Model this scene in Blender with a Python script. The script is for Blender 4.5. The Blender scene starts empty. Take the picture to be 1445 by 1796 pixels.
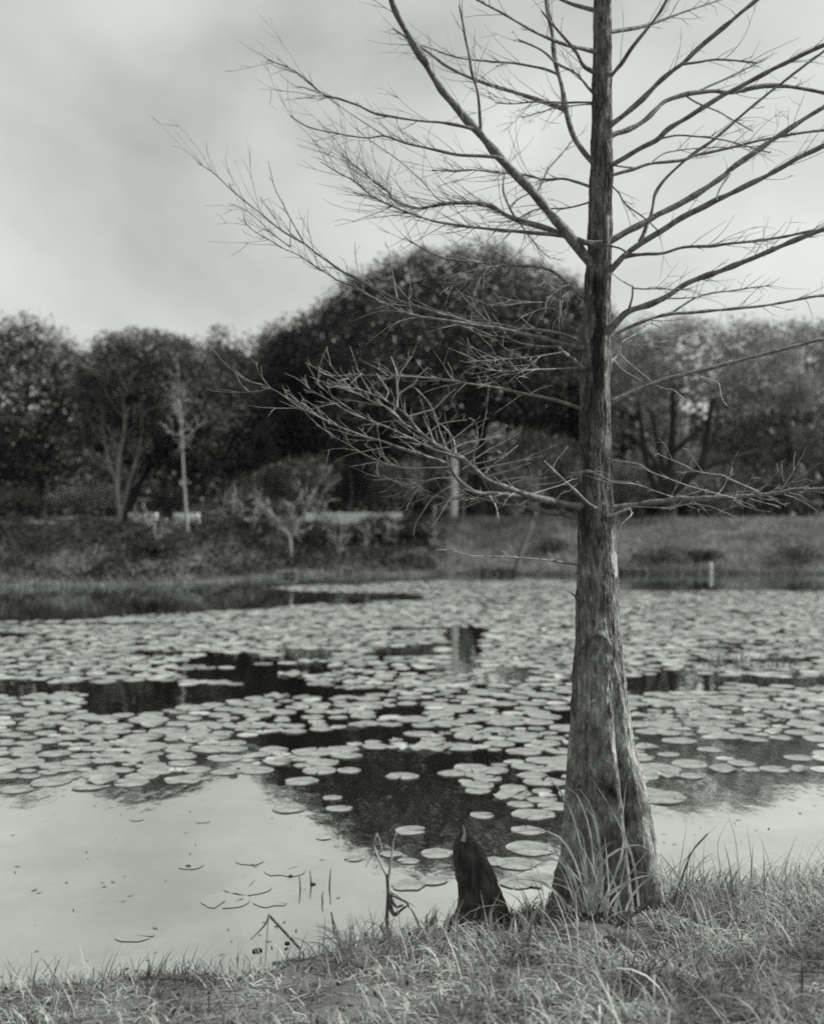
import bpy, math, random
import numpy as np
from mathutils import Vector
# ---------------------------------------------------------------- camera / world / sun / exposure
F, CX, CY, EYE = 2050.0, 722.5, 898.0, 2.0        # focal length in photo pixels, centre, eye height above the pond
S = bpy.context.scene
C = S.collection
R = math.radians
cd = bpy.data.cameras.new('camera')
cd.sensor_fit = 'VERTICAL'; cd.sensor_height = 36.0; cd.sensor_width = 36.0
cd.lens = F / 1796 * 36
cd.clip_start = 0.05; cd.clip_end = 3000
cd.dof.use_dof = True; cd.dof.focus_distance = 5.5; cd.dof.aperture_fstop = 1.6
cam = bpy.data.objects.new('camera', cd); C.objects.link(cam)
cam.location = (0, 0, EYE); cam.rotation_euler = (R(90), 0, 0)
S.camera = cam
SUN_AZ, SUN_EL = 80.0, 38.0                        # degrees right of the view direction, degrees up
TINT = (0.975, 1.0, 0.955)
w = bpy.data.worlds.new('World'); S.world = w; w.use_nodes = True
nt = w.node_tree; nt.nodes.clear()
def N(t, **k):
    n = nt.nodes.new(t)
    for a, b in k.items(): setattr(n, a, b)
    return n
sky = N('ShaderNodeTexSky', sky_type='NISHITA', sun_disc=False, sun_elevation=R(SUN_EL), sun_rotation=R(SUN_AZ))
sky.dust_density = 4.0; sky.air_density = 1.5
bw = N('ShaderNodeRGBToBW'); nt.links.new(sky.outputs[0], bw.inputs[0])
tc = N('ShaderNodeTexCoord'); mp = N('ShaderNodeMapping'); mp.inputs['Scale'].default_value = (1.0, 1.0, 1.35)
mp.inputs['Location'].default_value = (3.1, 0.4, 1.2)
nt.links.new(tc.outputs['Generated'], mp.inputs[0])
nz = N('ShaderNodeTexNoise'); nz.inputs['Scale'].default_value = 3.2; nz.inputs['Detail'].default_value = 5; nz.inputs['Roughness'].default_value = .5
nz.inputs['Distortion'].default_value = .35
nt.links.new(mp.outputs[0], nz.inputs['Vector'])
cr = N('ShaderNodeMapRange'); cr.inputs[1].default_value = .34; cr.inputs[2].default_value = .68; cr.inputs[3].default_value = 4.0; cr.inputs[4].default_value = 8.9
nt.links.new(nz.outputs[0], cr.inputs[0])
mx = N('ShaderNodeMix', data_type='FLOAT'); mx.inputs[0].default_value = .5
nt.links.new(bw.outputs[0], mx.inputs[2]); nt.links.new(cr.outputs[0], mx.inputs[3])
vm = N('ShaderNodeVectorMath', operation='SCALE'); vm.inputs[0].default_value = TINT
nt.links.new(mx.outputs[0], vm.inputs['Scale'])
bg = N('ShaderNodeBackground'); bg.inputs[1].default_value = 0.114
nt.links.new(vm.outputs[0], bg.inputs[0])
wo = N('ShaderNodeOutputWorld'); nt.links.new(bg.outputs[0], wo.inputs[0])
ld = bpy.data.lights.new('sun', 'SUN'); ld.energy = 5.0; ld.angle = R(1.2); ld.color = (1.0, .995, .96)
sun = bpy.data.objects.new('sun', ld); C.objects.link(sun)
sd = Vector((math.sin(R(SUN_AZ)) * math.cos(R(SUN_EL)), math.cos(R(SUN_AZ)) * math.cos(R(SUN_EL)), math.sin(R(SUN_EL))))
sun.rotation_euler = sd.to_track_quat('Z', 'Y').to_euler()
sun.location = sd * 60
vs = S.view_settings
S.display_settings.display_device = 'sRGB'
vs.view_transform = 'Standard'; vs.look = 'None'; vs.exposure = 0.26; vs.gamma = 1.0; vs.use_curve_mapping = False
S.render.engine = 'CYCLES'
S.cycles.use_denoising = False
S.cycles.filter_width = 1.9; S.cycles.sample_clamp_direct = 6.0; S.cycles.sample_clamp_indirect = 3.0
S.cycles.max_bounces = 6; S.cycles.transparent_max_bounces = 8
S.cycles.caustics_reflective = False; S.cycles.caustics_refractive = False

# ---------------------------------------------------------------- helpers
rng = np.random.default_rng(11)
random.seed(5)
def P(x, y, Y):
    """photo pixel at distance Y -> a point of the place"""
    return np.array([(x - CX) * Y / F, Y, EYE - (y - CY) * Y / F])
def mesh(name, verts, faces, m, parent=None, smooth=True, mats=None, midx=None):
    """verts (n,3) array, faces: list of (k,4)/(k,3) int arrays"""
    verts = np.asarray(verts, dtype=np.float32)
    if isinstance(faces, np.ndarray): faces = [faces]
    me = bpy.data.meshes.new(name)
    me.vertices.add(len(verts)); me.vertices.foreach_set('co', verts.ravel())
    lv = np.concatenate([f.ravel() for f in faces]).astype(np.int32)
    tot = np.concatenate([np.full(len(f), f.shape[1]) for f in faces]).astype(np.int32)
    st = np.concatenate([[0], np.cumsum(tot)[:-1]]).astype(np.int32)
    me.loops.add(len(lv)); me.loops.foreach_set('vertex_index', lv)
    me.polygons.add(len(tot)); me.polygons.foreach_set('loop_start', st)
    me.polygons.foreach_set('use_smooth', np.full(len(tot), smooth))
    me.update(calc_edges=True); me.validate()
    for q in (mats or [m]): me.materials.append(q)
    if midx is not None: me.polygons.foreach_set('material_index', np.asarray(midx, dtype=np.int32))
    o = bpy.data.objects.new(name, me); C.objects.link(o)
    if parent is not None: o.parent = parent
    return o
def tag(o, label=None, cat=None, group=None, kind=None):
    if label: o['label'] = label
    if cat: o['category'] = cat
    if group: o['group'] = group
    if kind: o['kind'] = kind
    return o
def empty(name, loc, label, cat, group=None):
    o = bpy.data.objects.new(name, None); C.objects.link(o); o.location = loc; o.empty_display_size = .1
    return tag(o, label, cat, group)
class MB:
    """collects pieces of one mesh (coordinates absolute; build() makes them relative to the parent)"""
    def __init__(s): s.v = []; s.q = []; s.t = []; s.n = 0
    def add(s, v, q=None, t=None):
        v = np.asarray(v, float)
        if q is not None and len(q): s.q.append(np.asarray(q) + s.n)
        if t is not None and len(t): s.t.append(np.asarray(t) + s.n)
        s.v.append(v); s.n += len(v)
    def tube(s, pts, rad, k=6, cap=True):
        pts = np.asarray(pts, float); rad = np.asarray(rad, float); n = len(pts)
        tg = np.gradient(pts, axis=0); tg /= np.linalg.norm(tg, axis=1)[:, None] + 1e-9
        ref = np.where(np.abs(tg[:, 2:3]) > .9, np.array([[1., 0, 0]]), np.array([[0., 0, 1.]]))
        a = np.cross(tg, ref); a /= np.linalg.norm(a, axis=1)[:, None] + 1e-9
        for i in range(1, n):                       # keep the frame from flipping
            if np.dot(a[i], a[i - 1]) < 0: a[i] = -a[i]
        b = np.cross(tg, a)
        th = np.arange(k) * 2 * np.pi / k
        ring = (a[:, None, :] * np.cos(th)[None, :, None] + b[:, None, :] * np.sin(th)[None, :, None]) * rad[:, None, None] + pts[:, None, :]
        v = ring.reshape(-1, 3)
        i = np.arange(n - 1)[:, None] * k; j = np.arange(k)[None, :]; j2 = (j + 1) % k
        q = np.stack([i + j, i + j2, i + k + j2, i + k + j], -1).reshape(-1, 4)
        t = None
        if cap:
            v = np.vstack([v, pts[-1:] + tg[-1:] * rad[-1]])
            e = (n - 1) * k
            t = np.stack([e + np.arange(k), e + (np.arange(k) + 1) % k, np.full(k, n * k)], -1)
        s.add(v, q, t)
    def box(s, c, d, rz=0):
        x, y, z = np.array(d) / 2
        v = np.array([[-x, -y, -z], [x, -y, -z], [x, y, -z], [-x, y, -z], [-x, -y, z], [x, -y, z], [x, y, z], [-x, y, z]])
        cc, ss = math.cos(rz), math.sin(rz)
        v = v @ np.array([[cc, ss, 0], [-ss, cc, 0], [0, 0, 1]]) + np.array(c)
        s.add(v, [[0, 3, 2, 1], [4, 5, 6, 7], [0, 1, 5, 4], [1, 2, 6, 5], [2, 3, 7, 6], [3, 0, 4, 7]])
    def blade(s, pts, w0, side):
        """flat tapering leaf along pts; side = width direction"""
        pts = np.asarray(pts, float); n = len(pts); t = np.linspace(0, 1, n)
        wd = w0 * (1 - t ** 2.2) * .5 + 2e-4
        v = np.empty((2 * n, 3)); v[0::2] = pts - side * wd[:, None]; v[1::2] = pts + side * wd[:, None]
        i = np.arange(n - 1) * 2
        s.add(v, np.stack([i, i + 1, i + 3, i + 2], -1))
    def build(s, name, m, parent=None, smooth=True, **k):
        v = np.vstack(s.v)
        if parent is not None:
            p = parent; off = np.zeros(3)
            while p is not None: off += np.array(p.location); p = p.parent
            v = v - off
        f = []
        if s.q: f.append(np.vstack(s.q))
        if s.t: f.append(np.vstack(s.t))
        return mesh(name, v, f, m, parent, smooth, **k)
def spline(pts, n):
    """Catmull-Rom through pts, n samples"""
    p = np.asarray(pts, float)
    if len(p) == 2: return p[0] + (p[1] - p[0]) * np.linspace(0, 1, n)[:, None]
    q = np.vstack([2 * p[0] - p[1], p, 2 * p[-1] - p[-2]])
    d = np.concatenate([[0], np.cumsum(np.linalg.norm(np.diff(p[:, :3], axis=0), axis=1))])
    u = np.linspace(0, d[-1], n); k = np.clip(np.searchsorted(d, u, 'right') - 1, 0, len(p) - 2)
    t = ((u - d[k]) / (d[k + 1] - d[k] + 1e-9))[:, None]
    a, b, c, e = q[k], q[k + 1], q[k + 2], q[k + 3]
    return .5 * (2 * b + (c - a) * t + (2 * a - 5 * b + 4 * c - e) * t ** 2 + (3 * b - a - 3 * c + e) * t ** 3)
VG = {}
def vnoise(u, v, pu=None, seed=0):
    """smooth value noise on a lattice, periodic in u with period pu"""
    if seed not in VG: VG[seed] = np.random.default_rng(seed).random((512, 512))
    g = VG[seed]
    iu = np.floor(u).astype(int); iv = np.floor(v).astype(int); fu = u - iu; fv = v - iv
    fu = fu * fu * (3 - 2 * fu); fv = fv * fv * (3 - 2 * fv)
    wrap = (lambda a: a % pu) if pu else (lambda a: a % 512)
    a, b = wrap(iu), wrap(iu + 1); c, d = iv % 512, (iv + 1) % 512
    return (g[a, c] * (1 - fu) + g[b, c] * fu) * (1 - fv) + (g[a, d] * (1 - fu) + g[b, d] * fu) * fv - .5
def sstep(a, b, x):
    t = np.clip((x - a) / (b - a), 0, 1); return t * t * (3 - 2 * t)

# ---------------------------------------------------------------- materials (a black-and-white place: greys with the print's faint tint)
def col(v): return (v * TINT[0], v * TINT[1], v * TINT[2], 1)
def mat(name, lo, hi, rough=.8, scale=5., detail=5, stretch=(1, 1, 1), bump=0., bscale=None, spec=.3, transl=0., island=0., ramp=(.35, .65), speck=None, attr=None):
    m = bpy.data.materials.new(name); m.use_nodes = True
    t = m.node_tree; t.nodes.clear(); L = t.links.new
    def n(k, **a):
        x = t.nodes.new(k)
        for p, q in a.items(): setattr(x, p, q)
        return x
    out = n('ShaderNodeOutputMaterial'); bs = n('ShaderNodeBsdfPrincipled')
    bs.inputs['Roughness'].default_value = rough; bs.inputs['Specular IOR Level'].default_value = spec
    co = n('ShaderNodeTexCoord'); mp = n('ShaderNodeMapping'); mp.inputs['Scale'].default_value = stretch
    L(co.outputs['Object'], mp.inputs[0])
    nz = n('ShaderNodeTexNoise'); nz.inputs['Scale'].default_value = scale; nz.inputs['Detail'].default_value = detail; nz.inputs['Roughness'].default_value = .6
    L(mp.outputs[0], nz.inputs['Vector'])
    r = n('ShaderNodeValToRGB'); r.color_ramp.elements[0].position = ramp[0]; r.color_ramp.elements[1].position = ramp[1]
    r.color_ramp.elements[0].color = col(lo); r.color_ramp.elements[1].color = col(hi)
    L(nz.outputs[0], r.inputs[0]); c = r.outputs[0]
    if island:
        g = n('ShaderNodeNewGeometry'); mr = n('ShaderNodeMapRange'); mr.inputs[3].default_value = 1 - island; mr.inputs[4].default_value = 1 + island
        L(g.outputs['Random Per Island'], mr.inputs[0])
        v = n('ShaderNodeVectorMath', operation='SCALE'); L(c, v.inputs[0]); L(mr.outputs[0], v.inputs['Scale']); c = v.outputs[0]
    if speck:
        sv, ss, sth = speck
        z2 = n('ShaderNodeTexNoise'); z2.inputs['Scale'].default_value = ss; z2.inputs['Detail'].default_value = 4
        L(mp.outputs[0], z2.inputs['Vector'])
        m2 = n('ShaderNodeMapRange'); m2.inputs[1].default_value = sth; m2.inputs[2].default_value = sth + .06
        L(z2.outputs[0], m2.inputs[0])
        mx = n('ShaderNodeMix', data_type='RGBA'); L(m2.outputs[0], mx.inputs[0]); L(c, mx.inputs[6]); mx.inputs[7].default_value = col(sv); c = mx.outputs[2]
    if attr:
        at = n('ShaderNodeAttribute'); at.attribute_name = attr
        v = n('ShaderNodeVectorMath', operation='SCALE'); L(c, v.inputs[0]); L(at.outputs['Fac'], v.inputs['Scale']); c = v.outputs[0]
    L(c, bs.inputs['Base Color'])
    if bump:
        z = n('ShaderNodeTexNoise'); z.inputs['Scale'].default_value = bscale or scale * 3; z.inputs['Detail'].default_value = 6
        L(mp.outputs[0], z.inputs['Vector'])
        b = n('ShaderNodeBump'); b.inputs['Strength'].default_value = bump; b.inputs['Distance'].default_value = .02
        L(z.outputs[0], b.inputs['Height']); L(b.outputs[0], bs.inputs['Normal'])
    sh = bs.outputs[0]
    if transl:
        tr = n('ShaderNodeBsdfTranslucent'); L(c, tr.inputs[0])
        ms = n('ShaderNodeMixShader'); ms.inputs[0].default_value = transl
        L(sh, ms.inputs[1]); L(tr.outputs[0], ms.inputs[2]); sh = ms.outputs[0]
    L(sh, out.inputs[0])
    return m
M = {}
M['bark'] = mat('fibrous_bark', .07, .3, .9, 9, 10, (6, 6, 1.5), bump=1.0, bscale=22, spec=.12, ramp=(.34, .68), speck=(.46, 22, .62), attr='tone')
M['branch'] = mat('branch_bark', .09, .26, .85, 30, 5, bump=.5, bscale=90, spec=.2)
M['twig'] = mat('twig_bark', .18, .42, .75, 14, 3, spec=.25)
M['pale_lit_shoot'] = mat('pale_lit_shoot_bark', .34, .55, .7, 40, 4, bump=.3, spec=.2)  # lightened twig bark: sunlight on these shoots is put into the colour
M['bare_wood'] = mat('bare_wood', .26, .4, .7, 30, 4, (1, 1, .3), bump=.4)
M['knee'] = mat('shaded_knee_bark', .016, .11, .75, 16, 8, (2, 2, .5), bump=1.0, bscale=30, spec=.2, ramp=(.35, .8))  # near-black base: the shade on the knee's front is put into the colour
M['ground'] = mat('earth_and_thatch', .045, .15, .95, 2.2, 9, bump=.7, bscale=14, spec=.1)
M['straw'] = mat('dry_grass', .06, .46, .7, 2.6, 5, ramp=(.36, .64), spec=.25, transl=.35, island=.45)
M['straw2'] = mat('tuft_grass', .2, .58, .6, 9, 4, spec=.3, transl=.3, island=.5)
M['shore'] = mat('shore_grass', .14, .3, .8, .8, 4, spec=.15, transl=.3, island=.45)
M['stalk'] = mat('dead_stalk', .05, .14, .85, 40, 4, bump=.4)
M['pad'] = mat('lily_pad', .2, .4, .5, 7, 6, spec=.4, island=.36, speck=(.05, 16, .645), bump=.25, bscale=30, transl=.12)
M['clod'] = mat('dark_clod', .03, .07, .95, 12, 6, bump=.8)
M['white'] = mat('white_paint', .55, .72, .6, 12, 4)
M['kerb'] = mat('sun_painted_concrete', .68, .84, .85, 4, 5, bump=.3)  # raised to near white, sunlight on the bank-top strips put into the colour
M['dark_bark'] = mat('dark_tree_bark', .025, .07, .9, 4, 6, (1, 1, .3), bump=.6)
M['pale_bark'] = mat('pale_tree_bark', .2, .33, .85, 5, 5, (1, 1, .3), bump=.4)
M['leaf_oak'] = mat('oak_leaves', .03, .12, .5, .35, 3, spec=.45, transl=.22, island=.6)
M['leaf_mid'] = mat('grey_green_leaves', .042, .125, .6, .5, 3, spec=.35, transl=.25, island=.5)
M['leaf_pale'] = mat('pale_thin_leaves', .10, .23, .6, .6, 3, spec=.3, transl=.3, island=.5)
M['leaf_grey'] = mat('silvery_leaves', .12, .28, .6, .5, 3, spec=.3, transl=.35, island=.45)
M['leaf_dark'] = mat('deep_shrub_leaves', .014, .042, .6, .7, 3, spec=.3, transl=.2, island=.5)  # very dark leaves; the shaded bank's darkness is partly in this colour
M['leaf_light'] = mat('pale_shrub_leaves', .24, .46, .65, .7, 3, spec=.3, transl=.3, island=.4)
def water_mat(name, base, gloss, rough, bump=.02):
    m = bpy.data.materials.new(name); m.use_nodes = True; t = m.node_tree; t.nodes.clear(); L = t.links.new
    o = t.nodes.new('ShaderNodeOutputMaterial'); d = t.nodes.new('ShaderNodeBsdfDiffuse'); d.inputs[0].default_value = col(base)
    g = t.nodes.new('ShaderNodeBsdfGlossy'); g.inputs[0].default_value = col(.98); g.inputs['Roughness'].default_value = rough
    lw = t.nodes.new('ShaderNodeLayerWeight'); lw.inputs[0].default_value = .5
    mr = t.nodes.new('ShaderNodeMapRange'); mr.inputs[1].default_value = .4; mr.inputs[2].default_value = .95; mr.inputs[3].default_value = gloss * .75; mr.inputs[4].default_value = gloss
    L(lw.outputs['Facing'], mr.inputs[0])
    zf = t.nodes.new('ShaderNodeTexNoise'); zf.inputs['Scale'].default_value = 1.3; zf.inputs['Detail'].default_value = 7; zf.inputs['Roughness'].default_value = .65
    cf = t.nodes.new('ShaderNodeTexCoord'); L(cf.outputs['Object'], zf.inputs['Vector'])
    mf = t.nodes.new('ShaderNodeMapRange'); mf.inputs[1].default_value = .35; mf.inputs[2].default_value = .75; mf.inputs[3].default_value = 1.0; mf.inputs[4].default_value = .84; L(zf.outputs[0], mf.inputs[0])
    mm = t.nodes.new('ShaderNodeMath'); mm.operation = 'MULTIPLY'; L(mr.outputs[0], mm.inputs[0]); L(mf.outputs[0], mm.inputs[1]); mr = mm
    x = t.nodes.new('ShaderNodeMixShader'); L(mr.outputs[0], x.inputs[0]); L(d.outputs[0], x.inputs[1]); L(g.outputs[0], x.inputs[2])
    co = t.nodes.new('ShaderNodeTexCoord'); mp = t.nodes.new('ShaderNodeMapping'); mp.inputs['Scale'].default_value = (1.0, .45, 1)
    L(co.outputs['Object'], mp.inputs[0])
    z = t.nodes.new('ShaderNodeTexNoise'); z.inputs['Scale'].default_value = 5; z.inputs['Detail'].default_value = 3; L(mp.outputs[0], z.inputs['Vector'])
    b = t.nodes.new('ShaderNodeBump'); b.inputs['Strength'].default_value = bump; b.inputs['Distance'].default_value = .05
    L(z.outputs[0], b.inputs['Height']); L(b.outputs[0], g.inputs['Normal'])
    L(x.outputs[0], o.inputs[0]); return m
M['water'] = water_mat('still_pond_water', .02, .97, .03, .045)
M['wet_pad'] = water_mat('sunken_pad', .2, .62, .06, .03)

# ---------------------------------------------------------------- ground: near bank, pond bed, far bank, one sheet to the horizon
NEAR = np.array([(-60, 4.0), (-8, 4.6), (-3.2, 4.72), (-1.9, 4.9), (-1.31, 5.01), (-.62, 5.13), (-.27, 5.46), (0, 5.52), (.21, 5.66), (.65, 5.86), (1.32, 6.06), (1.7, 6.19), (2.6, 6.4), (6, 6.6), (60, 6.0)])
FAR = np.array([(-90, 30), (-14, 30.2), (-8, 31.6), (-5.3, 34), (-3.8, 36.6), (0, 37.4), (5, 37.5), (10, 37.9), (18, 37), (90, 36)])
def shore_near(X): return np.interp(X, NEAR[:, 0], NEAR[:, 1]) + .05 * vnoise(X * 3.1 + 50, X * 0 + 2, seed=3) * 2
def shore_far(X): return np.interp(X, FAR[:, 0], FAR[:, 1]) + 1.0 * vnoise(X * .45 + 90, X * 0 + 7, seed=4)
def ground_z(X, Y):
    X = np.asarray(X, float); Y = np.asarray(Y, float)
    sn = shore_near(X) - Y; sf = Y - shore_far(X)
    zn = np.where(sn > 0, .07 * sstep(0, .25, sn) + .24 * sstep(.2, 2.6, sn), np.maximum(sn * .35, -.7))
    zn = zn + (vnoise(X * 4 + 40, Y * 4 + 40, seed=8) * .05 + vnoise(X * 13 + 40, Y * 13 + 40, seed=9) * .025) * sstep(-.1, .3, sn)
    # a hump of earth round the foot of the tree
    zn = zn + .05 * np.exp(-(((X - .95) / .45) ** 2 + ((Y - 5.6) / .35) ** 2))
    zf = np.where(sf > 0, 1.62 * sstep(-.4, 7.0, sf) - .01 + .004 * np.maximum(sf - 40, 0), np.maximum(sf * .3, -.7))
    zf = zf + (vnoise(X * .6 + 80, Y * .6 + 80, seed=10) * .22 + vnoise(X * 2 + 80, Y * 2 + 80, seed=12) * .08) * sstep(0, 3, sf)
    return np.where(Y < 18, zn, zf)
def axis(parts): return np.unique(np.round(np.concatenate([np.arange(a, b, s) for a, b, s in parts]), 4))
gx = axis([(-1200, -100, 100), (-100, -24, 4), (-24, -4, .5), (-4, 4, .07), (4, 24, .5), (24, 100, 4), (100, 1300, 100)])
gy = axis([(-60, -4, 8), (-4, 2.5, .5), (2.5, 7, .07), (7, 28, 1.5), (28, 50, .35), (50, 70, 1), (70, 150, 8), (150, 2000, 150)])
XX, YY = np.meshgrid(gx, gy); ZZ = ground_z(XX, YY); ny, nx = XX.shape
i = np.arange(ny - 1)[:, None] * nx + np.arange(nx - 1)[None, :]
gq = np.stack([i, i + 1, i + nx + 1, i + nx], -1).reshape(-1, 4)
tag(mesh('ground', np.stack([XX, YY, ZZ], -1).reshape(-1, 3), gq, M['ground']), 'earth and thatch of the pond banks', kind='structure')
wv = np.array([[-110, 3, 0], [110, 3, 0], [110, 50, 0], [-110, 50, 0]], float)
tag(mesh('water', wv, np.array([[0, 1, 2, 3]]), M['water'], smooth=False), 'still pond mirroring sky and trees', kind='structure')

# ---------------------------------------------------------------- the bald cypress
YT = 5.7
PXM = YT / F
PROF = np.array([(1660, 915, 1215), (1625, 930, 1202), (1600, 946, 1190), (1560, 962, 1174), (1500, 976, 1157), (1400, 988, 1136), (1300, 996, 1112), (1200, 1003, 1096), (1100, 1009, 1086),
                 (1000, 1012, 1082), (890, 1014, 1074), (700, 1017, 1068), (600, 1021, 1070), (480, 1028, 1070), (300, 1036, 1074), (108, 1040, 1072), (-100, 1044, 1071), (-500, 1052, 1070), (-900, 1062, 1066)], float)
def trunk_surface(ypx, th, extra=0.):
    """ypx, th arrays (broadcast) -> points on the trunk; th = 0 faces the camera, + to the right"""
    yy = np.clip(ypx, -900, 1660)
    l = np.interp(yy, PROF[::-1, 0], PROF[::-1, 1]); r = np.interp(yy, PROF[::-1, 0], PROF[::-1, 2])
    c = (l + r) / 2; hw = (r - l) / 2
    g = sstep(1130, 1600, yy)
    d = lambda a: (th - R(a) + np.pi) % (2 * np.pi) - np.pi
    G = lambda a, s: np.exp(-(d(a) / R(s)) ** 2)
    shift = (1600 - yy) * .00006
    f = 1 - g * (.62 * G(25, 10) + .3 * G(-40, 9) + .2 * G(-12, 6) + .14 * G(60, 8) + .16 * G(-70, 11) + .3 * G(140, 16) + .3 * G(200, 16) + .3 * G(250, 16)) + g * (.2 * G(9, 8) + .06 * G(52, 12) + .05 * G(-62, 12))
    f = f + .03 * np.sin(3 * th + yy * .004) * (1 - g)
    # branch scar with a brow at (1042,1118)
    bx = (np.sin(th) * hw + c); front = np.cos(th) > 0
    brow = np.exp(-((yy - (1108 + ((bx - 1042) / 10) ** 2 * 4)) / 7) ** 2) * np.exp(-((bx - 1042) / 20) ** 2) * front
    hol = np.exp(-((yy - 1124) / 10) ** 2 - ((bx - 1042) / 11) ** 2) * front
    knob = np.exp(-((yy - 1040) / 22) ** 2 - ((bx - 1062) / 20) ** 2) * front + .8 * np.exp(-((yy - 1165) / 30) ** 2 - ((bx - 1052) / 24) ** 2) * front
    ringb = np.exp(-((yy - 893) / 16) ** 2) * .06 + np.exp(-((yy - 482) / 20) ** 2) * .09
    f = f + ringb
    # fibrous ridges: fine round the trunk, long up and down, wandering with height
    sw = vnoise(th / (2 * np.pi) * 6, yy * .012, 6, 31) * .5
    u = (th / (2 * np.pi)) % 1.0
    rid = vnoise(u * 44 + sw * 4, yy * .022 + 300, None, 21) * .55 + vnoise(u * 96 + sw * 9, yy * .045 + 300, None, 22) * .35 + vnoise(u * 200 + sw * 15, yy * .11 + 300, None, 23) * .22
    rid = np.abs(rid) * 1.0 - .12 + rid * .45
    seam = sstep(0, .03, u) * sstep(0, .03, 1 - u)
    pl = vnoise(u * 15, yy * .03 + 330, 15, 24) * .5
    rad = hw * PXM * f + extra + (rid * seam * .024 + pl * .012) * np.interp(yy, [-400, 500, 1200, 1600], [.4, .62, .9, 1.25]) + brow * .022 - hol * .02 + knob * .008
    X = (c - CX) * PXM + np.sin(th) * rad; Yc = YT - np.cos(th) * rad
    return np.stack(np.broadcast_arrays(X, Yc, EYE - (ypx - CY) * PXM), -1)
tree = empty('bald_cypress_tree', tuple(P(1065, 1600, YT)), 'bare bald cypress with fluted flaring trunk rising from the near bank', 'tree')
ky, kt = 760, 300
yl = np.concatenate([np.linspace(1660, 0, 680), np.linspace(-11, -900, 80)])[:, None]; tl = np.linspace(0, 2 * np.pi, kt, endpoint=False)[None, :] + np.pi
tv = trunk_surface(yl, tl).reshape(-1, 3)
i = np.arange(len(yl) - 1)[:, None] * kt; j = np.arange(kt)[None, :]; j2 = (j + 1) % kt
tb = MB(); tb.add(tv, np.stack([i + j, i + j2, i + kt + j2, i + kt + j], -1).reshape(-1, 4))
trunk = tb.build('trunk', M['bark'], tree)
# bark kinds: grey fibrous below, darker scaly above, with a black run of water stain down the front under the forks
tn = np.interp(yl, [-900, 300, 850, 1000, 1200, 1660], [.75, .8, .8, .95, 1.12, 1.12]) * np.ones_like(tl)
dth = (tl + np.pi) % (2 * np.pi) - np.pi
ed = .22 * vnoise(yl * .03 + 20, yl * 0 + 3, seed=91) * 2 + .1 * vnoise(yl * .16 + 20, tl * 9 + 20, seed=92) * 2
stn = sstep(.62, .34, np.abs(dth - .02 + ed)) * sstep(470, 500, yl) * sstep(900, 640, yl) + .55 * sstep(.5, .25, np.abs(dth + .75 + ed)) * sstep(640, 700, yl) * sstep(1000, 900, yl)
mot = vnoise(tl / (2 * np.pi) * 9 + 40, yl * .022 + 40, seed=93) + .6 * vnoise(tl / (2 * np.pi) * 22 + 40, yl * .06 + 40, seed=94) + .4 * vnoise(tl / (2 * np.pi) * 50 + 40, yl * .13 + 40, seed=95)
tn = tn * (1 + 1.0 * mot)
tn = tn * (1 - .78 * np.clip(stn, 0, 1))
at_ = trunk.data.attributes.new('tone', 'FLOAT', 'POINT'); at_.data.foreach_set('value', tn.ravel().astype(np.float32))
# bare patch of wood on the sunny flank
pb = MB(); a = np.linspace(0, 1, 22)[:, None]; b = np.linspace(-1, 1, 9)[None, :]
yy_ = 965 + a * 46; th_ = R(52) + b * R(19) * np.sin(np.pi * np.clip(a, .02, .98)) ** .6 * (1 + .2 * np.sin(a * 9))
pv = trunk_surface(yy_, th_, .0015).reshape(-1, 3)
i = np.arange(21)[:, None] * 9 + np.arange(8)[None, :]
pb.add(pv, np.stack([i, i + 9, i + 10, i + 1], -1).reshape(-1, 4)); tag(pb.build('bare_wood_patch', M['bare_wood'], tree), 'pale patch where bark is gone')

# each branch: depth offset of its tip (m, + away), diameters in photo px at root and tip, points, twigs (count, length px)
B = []
def br(dep, w0, w1, pts, tw=None, m='branch', d0=0.0): B.append((dep, w0, w1, pts, tw, m, d0))
br(-.75, 21, 12, [(1050,480),(1030,455),(1005,424),(994,410),(961,371),(937,341),(877,277),(835,228),(793,180),(764,142),(744,109),(715,60),(690,10),(668,-70)], (10, 70))
br(.35, 11, 8, [(1052,300),(1041,288),(1008,244),(992,195),(986,155),(975,113),(968,60),(958,0),(950,-60)], (8, 60))
br(.6, 9, 4, [(992,193),(975,186),(939,173),(882,156),(833,140),(789,119),(773,109),(740,85),(690,50)], (22, 70), d0=.2)
br(-.2, 6, 2, [(1048,180),(1020,180),(990,180),(960,179),(930,179),(900,182),(868,180)], (20, 55))
br(.3, 3, 1.6, [(1045,182),(1015,184),(975,190),(945,197),(915,207)], (10, 40))
br(.5, 6, 2.5, [(982,135),(975,129),(952,121),(910,112),(860,108),(800,100),(740,80)], (14, 70), d0=.25)
br(.3, 7, 4, [(1050,172),(1037,160),(1012,130),(990,118),(975,110),(950,88),(910,70)], (8, 60))
br(-.3, 11, 4, [(1052,134),(1040,126),(1026,117),(1018,106),(1006,85),(980,55),(950,20)], (8, 70))
br(-.3, 6, 4, [(842,226),(842,205),(841,188),(835,155),(829,133),(824,109),(815,60),(805,10)], (6, 50), d0=-.45)
br(-.3, 7, 2.2, [(838,230),(829,226),(800,219),(773,215),(740,212),(710,208),(661,200),(628,185),(595,174),(566,166),(535,138),(505,118),(470,105)], (18, 70), d0=-.45)
br(-.1, 2.4, 1.4, [(566,166),(535,172),(500,175)], None, 'twig', -.7)
br(-.1, 2.4, 1.2, [(566,166),(540,155),(513,148),(490,128)], None, 'twig', -.7)
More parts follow.
